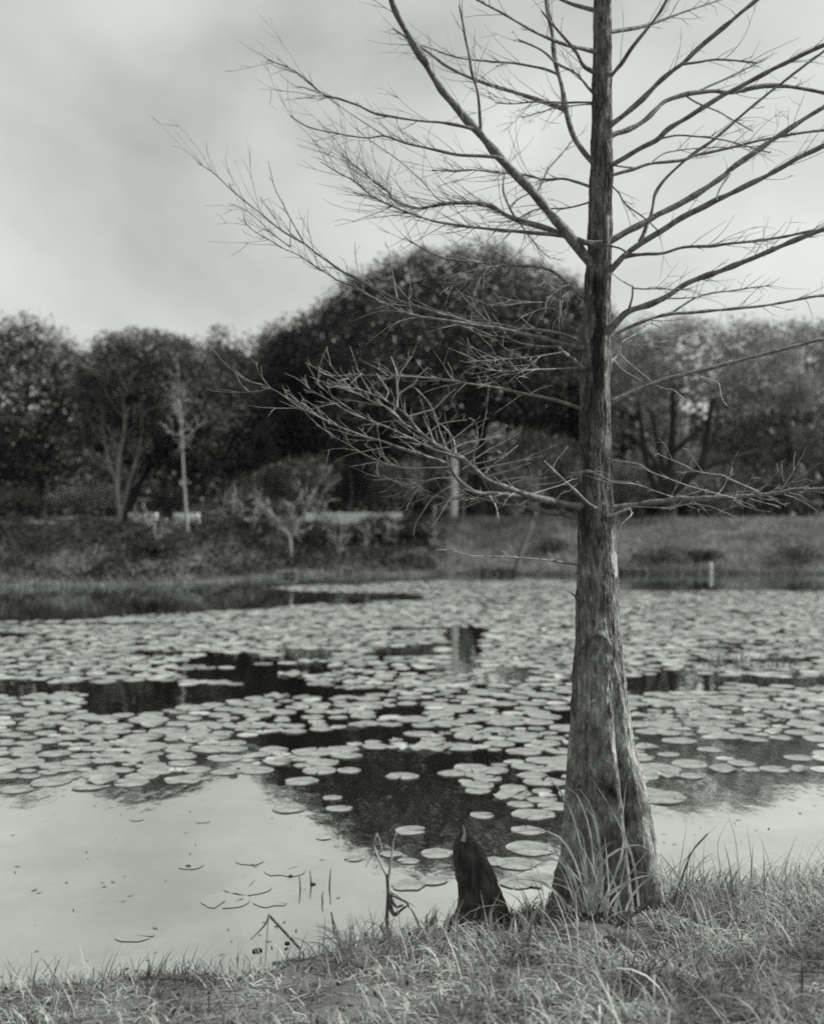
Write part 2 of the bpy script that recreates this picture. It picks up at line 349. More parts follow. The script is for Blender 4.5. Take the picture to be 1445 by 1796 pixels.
br(-.2, 7, 2, [(885,285),(877,277),(840,274),(804,272),(762,263),(740,258),(717,253),(675,239),(644,242),(593,234),(555,227),(533,220),(509,203)], (18, 70), d0=-.35)
br(-.1, 3, 1.6, [(675,239),(650,222),(628,208),(595,186),(570,168)], (3, 40), 'twig', -.5)
br(.45, 7, 2.4, [(1050,335),(1030,326),(1010,319),(986,313),(955,315),(917,307),(871,303),(826,298),(800,300),(758,299)], (34, 75))
br(.2, 15, 2.4, [(1056,430),(1024,424),(984,411),(961,401),(930,393),(908,386),(884,376),(864,363),(840,357),(815,356),(782,358),(740,365),(726,364),(703,357),(688,348),(679,335),(657,319),(630,296),(599,273)], (70, 85), d0=-.1)
br(-.5, 9, 1.8, [(990,412),(979,412),(950,410),(917,407),(873,403),(826,398),(782,392),(750,385),(706,369),(659,348),(632,328),(615,314),(593,302),(562,284)], (44, 80), d0=-.1)
br(.1, 3.2, 1.6, [(790,357),(770,350),(755,335),(726,305),(690,275),(644,242),(620,222)], (10, 60), 'twig', .1)
br(.1, 4, 2.5, [(1045,352),(1030,356),(1008,362),(986,366),(946,366),(925,374),(906,386)], (12, 50))
br(.1, 4.5, 2, [(905,383),(900,376),(893,363),(882,335),(884,310),(889,290)], (10, 45), d0=.05)
br(.3, 4.5, 2.5, [(893,365),(908,350),(935,337),(944,333),(953,315),(961,297),(984,270),(1003,248)], (9, 55), d0=.05)
br(.3, 4, 1.5, [(908,386),(925,410),(945,436),(966,455)], (14, 50), d0=.1)
br(-.4, 3, 1.3, [(870,403),(850,425),(838,420),(812,414),(790,405)], (8, 35), 'twig', -.2)
br(-.35, 9, 2, [(1045,536),(1024,523),(1010,511),(993,495),(975,480),(960,472),(940,468),(922,466),(877,464),(821,459),(795,457),(764,448),(735,432),(711,417)], (26, 60))
br(-.1, 3.4, 1.5, [(877,464),(860,476),(843,486),(813,495),(779,507)], (5, 45), d0=-.2)
br(-.2, 3.6, 2, [(998,500),(985,503),(973,513),(962,523),(957,533),(957,548)], (8, 50), d0=-.1)
br(-.3, 3.4, 1.5, [(957,531),(940,530),(915,531),(885,535),(855,535)], (6, 40), d0=-.2)
br(-.2, 3.4, 1.6, [(1000,512),(985,522),(996,535),(985,550),(971,566),(968,584)], (4, 35), d0=-.1)
br(.3, 8, 1.8, [(1045,612),(1024,603),(1002,592),(966,582),(935,578),(904,575),(866,566),(840,557),(810,552),(790,548)], (9, 55), d0=.02)
br(-.7, 11, 1.4, [(1045,612),(1010,608),(973,599),(949,592),(904,582),(861,572),(819,564),(790,555),(764,548),(715,533),(689,522),(659,508),(633,492),(601,477),(578,461),(555,445),(533,427),(491,402),(453,371),(406,333),(373,302),(345,285)], (34, 60))
br(-.3, 7, 1.4, [(865,574),(840,572),(802,566),(755,558),(737,556),(704,545),(680,535),(655,523),(622,504),(603,496),(561,473),(524,447),(495,435),(473,422),(437,398),(428,384)], (30, 60), d0=-.25)
br(-.1, 2.6, 1.2, [(510,434),(490,419),(473,406),(446,380),(426,366),(408,358)], (8, 35), 'twig', -.55)
br(-.1, 3, 1.3, [(535,428),(513,391),(499,362),(482,329),(473,292)], (3, 25), 'twig', -.55)
br(.0, 2.6, 1.2, [(561,473),(554,455),(548,431),(541,401)], (3, 22), 'twig', -.5)
br(.0, 2.4, 1.2, [(510,432),(509,410),(509,386)], None, 'twig', -.55)
br(.0, 2.6, 1.2, [(630,487),(627,470),(623,448),(622,424)], (2, 25), 'twig', -.5)
br(.0, 2.6, 1.2, [(697,522),(693,505),(691,493),(686,464),(682,438),(675,428)], (2, 20), 'twig', -.4)
br(.1, 7, 1.6, [(1030,606),(999,607),(970,608),(949,608),(920,604),(889,593),(870,590),(844,589),(828,580),(817,566)], (10, 50), 'branch')
br(-.15, 11, 7.5, [(1045,660),(1026,648),(1008,634),(986,617),(980,611)], None)
br(-.35, 4, 1.6, [(985,617),(966,621),(933,626),(895,629),(860,632),(820,634)], (12, 60), d0=-.15)
br(-.45, 3.4, 1.5, [(1030,645),(1015,645),(985,646),(949,647),(915,649),(889,651),(850,648)], (18, 60), 'twig')
br(-.4, 8, 1.8, [(1040,722),(1015,716),(991,707),(967,700),(920,691),(873,680),(826,673),(767,664),(720,661),(701,660),(660,659),(639,658),(610,655)], (26, 50))
br(-.05, 2.6, 1.4, [(793,667),(793,652),(789,643),(785,636)], None, 'twig', -.25)
br(-.05, 2.8, 1.3, [(932,690),(945,682),(968,676)], None, 'twig', -.1)
br(-.75, 18, 1.6, [(1046,890),(1028,889),(1002,886),(969,879),(939,872),(904,861),(866,847),(849,838),(833,823),(809,802),(784,791),(765,781),(739,760),(727,747),(715,731),(695,715),(675,702),(661,695),(630,684),(604,678),(579,659)], (32, 55))
br(-.1, 5, 1.8, [(695,714),(698,693),(697,675),(702,655),(712,640),(722,626)], (2, 20), 'pale_lit_shoot', -.6)
br(-.12, 3.6, 1.6, [(699,692),(712,682),(726,673),(736,658),(750,644)], (2, 20), 'pale_lit_shoot', -.63)
br(.05, 2.8, 1.4, [(697,660),(692,642),(686,626)], None, 'pale_lit_shoot', -.66)
br(-.1, 4, 1.8, [(715,731),(746,722),(760,718),(774,705),(786,692)], (3, 25), 'pale_lit_shoot', -.55)
br(0, 3.2, 1.4, [(675,702),(681,689),(677,678),(670,669),(660,655)], None, 'pale_lit_shoot', -.65)
br(-.5, 13, 1.4, [(970,880),(955,876),(918,873),(892,869),(861,865),(838,866),(814,852),(798,835),(784,814),(751,802),(728,795),(695,784),(668,773),(633,764),(604,753),(566,734),(540,722),(517,709),(495,693),(469,679),(449,671)], (26, 55), d0=-.1)
br(0, 2.4, 1.2, [(566,734),(550,722),(537,711),(520,702),(501,686)], (4, 25), 'twig', -.5)
br(-.2, 7, 1.5, [(808,804),(785,796),(759,788),(728,773),(686,753),(660,742),(639,734),(613,717),(582,695),(556,671),(561,661)], (14, 45), d0=-.55)
br(0, 2.8, 1.3, [(640,735),(613,723),(584,706),(560,692),(544,682)], (6, 30), 'twig', -.7)
br(.1, 3.4, 1.3, [(735,757),(712,744),(681,715),(653,704),(628,691),(600,680)], (14, 40), 'twig', -.5)
br(.15, 3.6, 1.3, [(790,818),(775,820),(759,820),(717,821),(684,815),(650,802),(610,779),(584,764),(555,745)], (14, 40), 'twig', -.5)
br(.2, 3.6, 1.3, [(800,838),(767,838),(740,846),(715,850),(690,842),(650,833)], (12, 50), 'twig', -.5)
br(-.2, 13, 2, [(1040,912),(1012,906),(995,902),(955,896),(920,890),(885,886),(868,881),(852,876),(826,872),(790,874),(755,870)], (20, 45))
br(-.1, 3.4, 1.8, [(858,868),(863,876),(870,889),(874,910)], None, 'pale_lit_shoot', -.2)
br(-.05, 2.8, 1.2, [(800,850),(779,859),(755,878),(743,896),(729,920),(726,939)], None, 'twig', -.45)
br(-.05, 2.8, 1.2, [(812,868),(790,875),(774,899),(762,917),(755,925)], None, 'twig', -.4)
br(-.15, 8, 6, [(1045,892),(1030,882),(1002,856),(967,823),(954,809)], None, d0=-.1)
br(-.05, 2.8, 1.3, [(968,824),(975,808),(985,796),(995,783)], None, 'pale_lit_shoot', -.25)
# sunlit spray above the low limb; its pale shoots carry sunlight as colour
for pts in ([(838,824),(885,814),(915,807),(945,793),(976,781)], [(850,830),(863,816),(885,800),(908,781)], [(810,800),(840,785),(862,765),(889,748)], [(805,795),(830,785),(844,765),(848,745),(852,725)],
            [(784,791),(772,760),(760,722),(745,698),(730,682)], [(822,812),(855,790),(880,777),(910,760)], [(870,850),(878,843),(908,838),(943,836),(962,823)], [(905,862),(925,859),(932,852),(974,847),(990,840),(1014,827),(1035,825),(1060,838)],
            [(775,785),(800,765),(830,740),(822,733)], [(790,790),(815,777),(850,770),(880,764)], [(765,780),(750,750),(742,730)], [(800,800),(795,770),(780,750),(770,742)], [(850,836),(890,826),(930,812)], [(930,868),(955,860),(985,850),(1000,842)],
            [(745,765),(770,745),(800,738),(818,736)], [(812,822),(825,815),(860,808),(890,795)], [(835,822),(830,800),(838,770)], [(890,856),(905,845),(960,838)], [(975,878),(985,865),(1000,860),(1012,848)]):
    br(random.uniform(-.45, .1), 3.4, 1.5, pts, (3, 24), 'pale_lit_shoot' if random.random() < .55 else 'twig', random.uniform(-.45, -.2))
br(-.55, 7, 2.2, [(1040,995),(1012,990),(975,985),(938,981),(900,977),(866,975),(840,975),(824,974),(800,968),(784,964)], (5, 28))
br(-.02, 2.6, 1.4, [(786,965),(775,964),(765,965)], None, 'twig', -.5)
br(-.1, 11, .6, [(1030,1060),(1012,1048),(1003,1041),(991,1034)], None)
# right side
br(-.3, 14, 5, [(1050,900),(1072,894),(1102,888),(1131,883),(1163,879),(1191,874),(1229,875),(1280,872),(1340,868),(1410,858)], (44, 50))
br(-.2, 8, 4.5, [(1060,905),(1078,902),(1092,896),(1104,892)], None, 'pale_lit_shoot', -.05)
br(-.1, 3, 1.4, [(1104,893),(1108,901),(1096,913),(1089,920),(1087,933)], None, 'twig', -.2)
br(.1, 3.2, 1.3, [(1290,874),(1267,869),(1229,858),(1201,850),(1163,836),(1135,825),(1119,814),(1074,806)], (4, 30), 'pale_lit_shoot', -.25)
br(.1, 3.4, 1.5, [(1330,862),(1280,841),(1267,834),(1225,827),(1201,816),(1172,805),(1152,795)], (4, 30), 'pale_lit_shoot', -.3)
br(-.15, 2.8, 1.3, [(1110,888),(1140,890),(1172,890),(1210,884),(1240,888),(1260,894),(1285,906)], (8, 28), 'twig', -.1)
br(-.15, 2.6, 1.2, [(1180,872),(1150,862),(1115,850),(1078,846),(1040,828)], (8, 30), 'twig', -.2)
br(.2, 10, 5, [(1052,735),(1061,720),(1070,706),(1102,691),(1135,676),(1176,663),(1210,654),(1248,645),(1282,636),(1350,618),(1430,598)], (10, 45))
br(.0, 2.8, 1.4, [(1211,656),(1230,662),(1247,667),(1259,671),(1263,685),(1266,701),(1275,712)], None, 'pale_lit_shoot', .1)
br(-.1, 2.8, 1.4, [(1145,673),(1165,682),(1179,683),(1197,698)], None, 'pale_lit_shoot', .05)
br(-.1, 2.8, 1.8, [(1084,618),(1100,634),(1122,652),(1142,669)], None, 'twig', -.1)
br(-.1, 2.6, 1.6, [(1076,630),(1085,642),(1097,653),(1115,662),(1133,673)], None, 'twig', -.1)
br(-.5, 14, 8, [(1045,602),(1056,590),(1076,571),(1102,546),(1140,534),(1168,521),(1188,507),(1209,495),(1245,482),(1280,469),(1340,445),(1430,408)], (16, 60))
br(-.1, 5.5, 4, [(1102,545),(1105,533),(1108,523),(1109,510),(1109,501)], None, d0=-.15)
br(-.15, 3.6, 1.8, [(1109,502),(1098,497),(1086,490),(1074,480)], None, 'twig', -.25)
br(-.25, 3.8, 2, [(1109,506),(1130,507),(1155,506),(1180,508),(1210,507)], (8, 60), 'twig', -.25)
br(.35, 8, 4, [(1060,595),(1072,589),(1093,578),(1117,567),(1140,559),(1174,551),(1218,548),(1279,542),(1340,536),(1430,520)], (16, 55))
br(.15, 5, 3, [(1170,552),(1182,546),(1200,534),(1222,521),(1250,514),(1281,510),(1350,500)], (12, 45), d0=.1)
br(.1, 4, 2.5, [(1166,523),(1190,523),(1222,521)], (5, 45), d0=-.1)
br(.1, 6, 3.5, [(1066,636),(1074,632),(1085,617),(1088,603),(1096,597),(1106,592),(1117,582),(1138,566)], (6, 30), 'pale_lit_shoot')
for pts in ([(1089,604),(1112,590),(1150,590)], [(1089,605),(1115,597),(1165,600)], [(1089,606),(1120,603),(1160,612),(1180,618)], [(1089,605),(1130,606),(1165,610),(1195,612)], [(1110,590),(1140,582),(1170,590),(1185,588)], [(1140,566),(1160,575),(1180,586),(1215,582)], [(1140,562),(1165,563),(1200,560)]):
    br(random.uniform(-.25, .05), 2.4, 1.2, pts, (2, 22), 'twig', -.05)
br(-.4, 14, 7, [(1050,496),(1060,484),(1076,468),(1099,445),(1126,425),(1156,407),(1169,399),(1198,380),(1250,354),(1280,340),(1340,310),(1430,262)], (14, 60))
br(-.3, 7.5, 5, [(1096,450),(1110,448),(1135,446),(1165,443),(1197,434),(1245,432),(1277,427),(1340,421),(1430,405)], (20, 55), d0=-.1)
br(-.1, 5, 4, [(1056,430),(1072,432),(1088,436),(1100,444)], None, d0=-.1)
br(.3, 13, 8, [(1055,428),(1076,419),(1104,403),(1136,388),(1155,376),(1188,360),(1226,337),(1259,315),(1270,307),(1283,295),(1340,255),(1430,196)], (14, 60))
br(.2, 7, 5, [(1122,424),(1128,412),(1134,393),(1141,377),(1145,360),(1149,341),(1166,315),(1199,283),(1224,264),(1254,242),(1280,221),(1350,160)], (10, 55), d0=.1)
br(.1, 5, 3.5, [(1255,352),(1259,338),(1266,325),(1280,305)], None, d0=-.2)
br(-.1, 4, 3, [(1060,312),(1070,324),(1085,339),(1098,358),(1136,388),(1155,406)], (6, 45))
br(-.2, 2.8, 1.4, [(1087,343),(1094,360),(1100,377),(1106,399)], (3, 30), 'twig')
br(.4, 7, 4.5, [(1056,312),(1074,307),(1095,301),(1113,296),(1140,287),(1196,281),(1220,272),(1272,261),(1340,245),(1430,230)], (24, 60))
br(.1, 4.2, 3, [(1060,288),(1074,289),(1089,292),(1121,295)], None)
br(.2, 3.4, 2, [(1140,287),(1162,270),(1188,264),(1233,259),(1280,259),(1350,255)], (10, 45), 'twig', .15)
br(-.3, 10, 7, [(1056,298),(1072,289),(1104,272),(1132,255),(1153,244),(1173,225),(1207,205),(1239,184),(1268,167),(1340,130),(1430,85)], (10, 60))
br(-.15, 4, 2.5, [(1153,244),(1188,238),(1222,239),(1254,244),(1280,249),(1350,268)], (8, 50), d0=-.1)
br(.5, 11, 7, [(1058,246),(1076,236),(1098,229),(1132,210),(1151,192),(1166,178),(1197,167),(1222,162),(1254,160),(1281,162),(1350,150),(1430,160)], (10, 60))
br(.1, 4, 2.2, [(1200,167),(1217,178),(1235,186),(1259,195),(1280,207),(1320,230)], (6, 45), 'branch', .25)
br(.2, 5, 3, [(1222,160),(1250,148),(1280,135),(1340,105)], (4, 40), d0=.3)
br(-.1, 11, 7, [(1056,230),(1072,218),(1095,201),(1125,175),(1156,143),(1181,122),(1197,111),(1230,80),(1290,30),(1350,-20)], (8, 60))
br(0, 5, 3, [(1197,112),(1225,109),(1260,104),(1330,110)], (8, 60), d0=-.1)
br(-.2, 8, 5, [(1060,146),(1072,132),(1083,119),(1091,109),(1110,80),(1150,30),(1180,-20)], (8, 60))
# above the print's edge the tree goes on
for k in range(26):
    y0 = 95 - k * 36; sgn = 1 if k % 2 else -1; ln = random.uniform(240, 420) * (1 - k / 34)
    x0 = np.interp(y0, PROF[::-1, 0], (PROF[::-1, 1] + PROF[::-1, 2]) / 2); an = random.uniform(.35, 1.0)
    br(random.uniform(-1, 1) * ln * PXM * .8, max(3, 9 - k * .25), 2, [(x0, y0), (x0 + sgn * ln * .3, y0 - ln * .12 * an), (x0 + sgn * ln * .65, y0 - ln * .38 * an), (x0 + sgn * ln, y0 - ln * .62 * an)], (12, 60))

def twigs(mb, pts, rad, cnt, length, rg):
    """fine twigs springing from a branch polyline, thinning and curving to its tip and up"""
    n = len(pts); tg = np.gradient(pts, axis=0); tg /= np.linalg.norm(tg, axis=1)[:, None]
    for _ in range(cnt):
        k = int(n * min(.98, rg.uniform(.16, 1) ** .85)); p = pts[k]; t = tg[k]
        side = rg.normal(size=3) * np.array([.75, .9, .8]); side -= t * side.dot(t); side /= np.linalg.norm(side)
        d = t * rg.uniform(.7, 1.4) + side * rg.uniform(.3, .9) + np.array([0, 0, rg.uniform(-.15, .35)]); d /= np.linalg.norm(d)
        L = length * PXM * (.25 + 1.3 * rg.random() ** 1.7); m = 6; cv = rg.normal(size=3) * .32 + np.array([0, 0, .12]); q = [p]
        for s_ in range(m):
            d = d + cv * .16 + rg.normal(size=3) * .07; d /= np.linalg.norm(d); q.append(q[-1] + d * L / m)
        q = np.array(q); r0 = min(.0021, max(.0011, rad[k] * .5))
        mb.tube(q, np.linspace(r0, .0007, len(q)), 4)
        for _2 in range(rg.integers(0, 3)):
            k2 = rg.integers(1, m); d2 = (q[k2 + 1] - q[k2]); d2 /= np.linalg.norm(d2); d2 = d2 + rg.normal(size=3) * .55; d2 /= np.linalg.norm(d2)
            L2 = L * rg.uniform(.2, .55); e = q[k2] + d2 * L2 * np.array([[0], [.5], [1]]) + np.array([[0, 0, 0], rg.normal(size=3) * L2 * .06, [0, 0, 0]])
            mb.tube(e, [.0013, .001, .0006], 4)
for bi, (dep, w0, w1, pts, tw, mname, d0) in enumerate(B):
    rg = np.random.default_rng(100 + bi)
    px = np.array(pts, float); n = max(8, int(np.linalg.norm(np.diff(px, axis=0), axis=1).sum() / 7))
    ext = 0
    if px[-1, 0] > 1380 or (px[-1, 0] > 1300 and w1 > 3):       # these limbs go on past the frame and thin out there
        dv = px[-1] - px[-2]; dv = dv / np.linalg.norm(dv) * rg.uniform(90, 130); e1 = px[-1] + dv + [0, 12]; e2 = e1 + dv * .9 + [0, -6]; ext = 2
        px = np.vstack([px, e1, e2]); n = max(8, int(np.linalg.norm(np.diff(px, axis=0), axis=1).sum() / 7))
    pp = spline(px, n); u = np.linspace(0, 1, n)
    amp = .9 * min(1, n / 20)
    pp += np.stack([vnoise(u * n * .22 + 5, u * 0 + bi * 1.7, seed=40) * amp * 2, vnoise(u * n * .22 + 5, u * 0 + bi * 2.3 + 9, seed=41) * amp * 2], -1)
    Yd = YT + d0 + (dep - 0) * u
    P3 = np.stack([(pp[:, 0] - CX) * Yd / F, Yd, EYE - (pp[:, 1] - CY) * Yd / F], -1)
    wd = (w0 + (w1 - w0) * u ** .75) * .5 * .9 * Yd / F
    if ext: wd = wd * (1 - .8 * sstep(.72, 1.0, u))
    wd = wd * (1 + .22 * vnoise(u * n * .3 + 3, u * 0 + bi, seed=42) * 2 * (w0 > 4))
    wd[: max(2, n // 14)] *= np.linspace(1.35, 1, max(2, n // 14)) if w0 > 6 else 1
    mb = MB(); mb.tube(P3, np.maximum(wd, .0007), 9 if w0 > 8 else 6)
    o = mb.build('branch', M[mname], tree)
    if tw:
        tm = MB(); twigs(tm, P3, wd, int(tw[0] * (1.5 if ext else 1.25)), tw[1] * 1.25, rg)
        o2 = tm.build('twig_spray', M['twig'], o); o2['kind'] = 'stuff'

# ---------------------------------------------------------------- cypress knee
def knee():
    prof = np.array([(1668, 780, 905), (1640, 788, 898), (1618, 793, 893), (1590, 801, 887), (1560, 803, 876), (1530, 798, 864), (1505, 796, 853), (1485, 797, 843), (1470, 802, 832), (1460, 808, 822), (1454, 812, 816)], float)
    Yk = 5.56; pm = Yk / F; ys = np.linspace(1668, 1454, 70)[:, None]; th = np.linspace(0, 2 * np.pi, 64, endpoint=False)[None, :]
    l = np.interp(ys, prof[::-1, 0], prof[::-1, 1]); r = np.interp(ys, prof[::-1, 0], prof[::-1, 2]); hw = (r - l) / 2 * pm
    f = 1 + .05 * np.sin(5 * th + ys * .02) + .09 * vnoise(th / (2 * np.pi) * 14, ys * .03 + 60, 14, 51) + .2 * vnoise(th / (2 * np.pi) * 34, ys * .05 + 60, 34, 52) + .12 * vnoise(th / (2 * np.pi) * 6, ys * .02 + 60, 6, 53)
    X = ((l + r) / 2 - CX) * pm + np.sin(th) * hw * f; Yv = Yk - np.cos(th) * hw * f * .85; Z = EYE - (ys - CY) * pm + 0 * th
    v = np.stack(np.broadcast_arrays(X, Yv, Z), -1).reshape(-1, 3); k = 64
    i = np.arange(69)[:, None] * k; j = np.arange(k)[None, :]; j2 = (j + 1) % k
    mb = MB(); top = len(v); v = np.vstack([v, P(813, 1451, Yk)])
    mb.add(v, np.stack([i + j, i + j2, i + k + j2, i + k + j], -1).reshape(-1, 4), np.stack([69 * k + np.arange(k), 69 * k + (np.arange(k) + 1) % k, np.full(k, top)], -1))
    e = empty('cypress_knee', tuple(P(843, 1630, Yk)), 'dark pointed cypress knee standing at the water edge beside the trunk', 'tree root')
    mb.build('body', M['knee'], e)
    t = MB(); t.tube(spline([P(812, 1475, 5.5), P(815, 1462, 5.5), P(812, 1448, 5.5)], 6), np.linspace(.012, .003, 6), 6)
    tag(t.build('tip', M['bare_wood'], e), 'pale worn tip')
    rt = MB(); rt.tube(spline([P(830, 1615, 5.45), P(806, 1612, 5.42), P(792, 1622, 5.4), P(786, 1640, 5.4)], 8), np.linspace(.04, .025, 8), 8)
    rt.build('side_root', M['knee'], e)
knee()

# ---------------------------------------------------------------- far trees
def lobes_crown(mb, outline, Y, depth, n, size, rg, core=.16):
    """leaf faces gathered in clumps through the volume under an outline given as (x, ytop, ybottom) photo columns at distance Y"""
    o = np.array(outline, float); o[:, 1] += 26; pm = Y / F
    nc = int(n / 85)
    xs = rg.uniform(o[0, 0], o[-1, 0], nc); top = np.interp(xs, o[:, 0], o[:, 1]) + 26 * vnoise(xs * .03 + 40, xs * 0 + size * 99, seed=66); bot = np.interp(xs, o[:, 0], o[:, 2])
    # clumps nearer the crown's shell more often than its heart
    v = rg.beta(.75, .95, nc); yc = top + (bot - top) * v
    half = (o[-1, 0] - o[0, 0]) / 2 * pm; xm = (o[0, 0] + o[-1, 0]) / 2
    ex = np.clip(1 - ((xs - xm) / (o[-1, 0] - o[0, 0]) * 2) ** 2, .05, 1) ** .5; ey = np.clip(1 - (2 * np.clip(v, .02, .98) - 1) ** 2 * .8, .1, 1) ** .5
    dy = np.where(rg.random(nc) < .7, -1, 1) * rg.beta(2.2, 1.1, nc) * depth * ex * ey
    ctr = np.stack([(xs - CX) * pm, Y + dy, EYE - (yc - CY) * pm], -1)
    cr = rg.uniform(.45, 1.25, nc) * max(size, .13) * 4.6
    per = rg.poisson(85, nc); idx = np.repeat(np.arange(nc), per); m = len(idx)
    d = rg.normal(size=(m, 3)); d /= np.linalg.norm(d, axis=1)[:, None]; rr = rg.random(m) ** .3
    p = ctr[idx] + d * (rr * cr[idx])[:, None] * np.array([1.25, 1.1, .8])
    leaves(mb, p, size * rg.uniform(.5, 1.25, m), rg, out=d)
    # the dark heart of the crown: larger overlapping leaf sprays
    k = int(n * core); x2 = rg.uniform(o[0, 0], o[-1, 0], k); t2 = np.interp(x2, o[:, 0], o[:, 1]) + 14; b2 = np.interp(x2, o[:, 0], o[:, 2])
    v2 = rg.random(k); y2 = t2 + (b2 - t2) * v2; e2 = np.clip(1 - ((x2 - xm) / (o[-1, 0] - o[0, 0]) * 2) ** 2, .02, 1) ** .5
    leaves(mb, np.stack([(x2 - CX) * pm, Y + rg.uniform(-.5, .9, k) * depth * e2, EYE - (y2 - CY) * pm], -1), max(size, .14) * rg.uniform(1.2, 2.8, k), rg, asp=.8)
    return ctr
def leaves(mb, p, s, rg, out=None, asp=.55):
    m = len(p); a = rg.normal(size=(m, 3)); a /= np.linalg.norm(a, axis=1)[:, None]
    nrm = rg.normal(size=(m, 3)) + (out if out is not None else 0) + np.array([0, 0, .5]); b = np.cross(nrm, a); b /= np.linalg.norm(b, axis=1)[:, None] + 1e-9
    a = a * (s * .5)[:, None]; b = b * (s * .5 * asp)[:, None]
    v = np.stack([p - a, p + b - a * .1, p + a, p - b - a * .1], 1).reshape(-1, 3)
    mb.add(v, np.arange(m * 4).reshape(-1, 4))
def limb_tree(name, base, label, group, crown, Y, depth, n, size, leafm, barkm, trunk, seed, limbs=9, core=.16):
    """trunk = list of (x, y, width px) from the ground up; the crown hangs on limbs that reach into it"""
    rg = np.random.default_rng(seed); b = P(*base, Y); b[2] = ground_z(b[0], b[1]) - .05
    e = empty(name, tuple(b), label, 'tree', group)
    mb = MB(); ctr = lobes_crown(mb, crown, Y, depth, n, size, rg, core)
    t = MB(); tp = np.array([P(x, y, Y) for x, y, _ in trunk]); tp[0, 2] = b[2]; tr = np.array([q[2] for q in trunk]) * .5 * Y / F
    k = 14; t.tube(spline(tp, k), np.interp(np.linspace(0, 1, k), np.linspace(0, 1, len(tr)), tr) * (1 + .12 * rg.normal(size=k)), 9)
    t.build('trunk', barkm, e)
    for _ in range(limbs):
        c = ctr[rg.integers(len(ctr))]; s0 = spline(tp, k)[rg.integers(k * 2 // 3, k)]; mid = s0 * .5 + c * .5 + np.array([0, 0, -.1]) * np.linalg.norm(c - s0) + rg.normal(size=3) * .3
        lm = MB(); lm.tube(spline([s0, mid, c], 10), np.linspace(tr[-1] * .75, .03, 10), 6); lm.build('limb', barkm, e)
    mb.build('crown', leafm, e, smooth=False)
    return e
TG = 'trees on the far bank'
# the great dark dome
limb_tree('oak_tree', (840, 905), 'great dark dome-crowned oak, tallest tree on the far bank', TG,
          [(452, 640, 790), (470, 585, 800), (500, 560, 800), (545, 545, 790), (580, 510, 795), (620, 485, 800), (655, 466, 800), (700, 448, 800), (740, 448, 790), (770, 452, 770), (800, 438, 760), (845, 428, 740), (885, 436, 740), (920, 452, 745), (955, 468, 750), (990, 482, 760), (1030, 505, 770), (1065, 545, 770)],
          50, 6.0, 105000, .145, M['leaf_oak'], M['dark_bark'], [(838, 908, 26), (840, 850, 22), (846, 790, 20), (842, 720, 16), (835, 640, 12)], 201, 16)
limb_tree('oak_tree', (222, 912), 'leaning dark-trunked oak with rounded crown at the bank top, leftmost', TG,
          [(150, 640, 760), (175, 605, 790), (205, 588, 810), (240, 578, 815), (270, 572, 820), (300, 575, 820), (330, 590, 825), (365, 610, 830), (400, 635, 830), (440, 660, 820), (470, 700, 800)],
          46, 4.0, 46000, .135, M['leaf_mid'], M['dark_bark'], [(217, 916, 26), (225, 885, 25), (240, 845, 22), (262, 815, 17), (300, 790, 12)], 202, 10)
limb_tree('sparse_tree', (395, 905), 'thin ragged-topped tree rising between the leaning oak and the dome oak', TG,
          [(345, 622, 760), (365, 600, 770), (385, 556, 770), (400, 575, 770), (415, 582, 770), (430, 606, 770), (452, 585, 770), (470, 556, 770), (490, 566, 770), (510, 575, 770), (530, 600, 770)],
          62, 3.0, 12000, .2, M['leaf_mid'], M['dark_bark'], [(420, 905, 10), (418, 800, 9), (420, 700, 7), (425, 620, 5)], 203, 9)
limb_tree('spreading_tree', (1168, 900), 'many-stemmed spreading grey tree on the far bank beyond the cypress', TG,
          [(1050, 640, 700), (1075, 590, 705), (1100, 560, 705), (1140, 550, 700), (1180, 548, 690), (1220, 560, 695), (1260, 552, 700), (1300, 556, 710), (1340, 575, 720), (1385, 620, 720), (1405, 660, 700)],
          47, 4.5, 24000, .115, M['leaf_grey'], M['dark_bark'], [(1168, 905, 34), (1170, 885, 30), (1174, 862, 28)], 204, 0, .06)
# its fan of stems
st_t = [o for o in C.objects if o.name.startswith('spreading_tree')][0]
for si, (pts, w0, w1) in enumerate([([(1168,880),(1163,850),(1150,820),(1138,800),(1120,778),(1095,765)],16,6), ([(1160,870),(1146,845),(1136,815),(1128,780),(1124,740),(1120,700)],14,6), ([(1176,870),(1178,830),(1178,790),(1181,745),(1180,700),(1176,660)],20,7), ([(1176,875),(1192,850),(1215,830),(1230,815),(1238,775),(1243,740),(1250,700)],16,7),
                                    ([(1222,826),(1250,815),(1290,802),(1330,790)],9,4), ([(1170,850),(1160,810),(1153,780),(1148,750),(1140,720)],10,4), ([(1180,795),(1200,775),(1225,755),(1240,735)],8,4), ([(1128,790),(1110,765),(1090,760)],6,3), ([(1236,785),(1262,765),(1290,755),(1310,735)],7,3), ([(1153,785),(1165,765),(1166,750)],6,3)]):
    rg = np.random.default_rng(300 + si); Yd = 47 + np.linspace(0, rg.uniform(-2, 2), 16)
    pp = spline(pts, 16); p3 = np.stack([(pp[:, 0] - CX) * Yd / F, Yd, EYE - (pp[:, 1] - CY) * Yd / F], -1)
    mb = MB(); mb.tube(p3, np.linspace(w0, w1, 16) * .62 * 47 / F, 7); mb.build('stem', M['dark_bark'], st_t)
limb_tree('far_tree', (1090, 905), 'low dark tree showing just beside the cypress trunk behind the grey tree', TG,
          [(1000, 600, 800), (1040, 560, 810), (1075, 545, 810), (1105, 540, 800), (1140, 580, 800), (1180, 620, 790)], 60, 3, 12000, .19, M['leaf_grey'], M['dark_bark'], [(1090, 905, 14), (1092, 800, 12), (1090, 700, 8)], 205, 6)
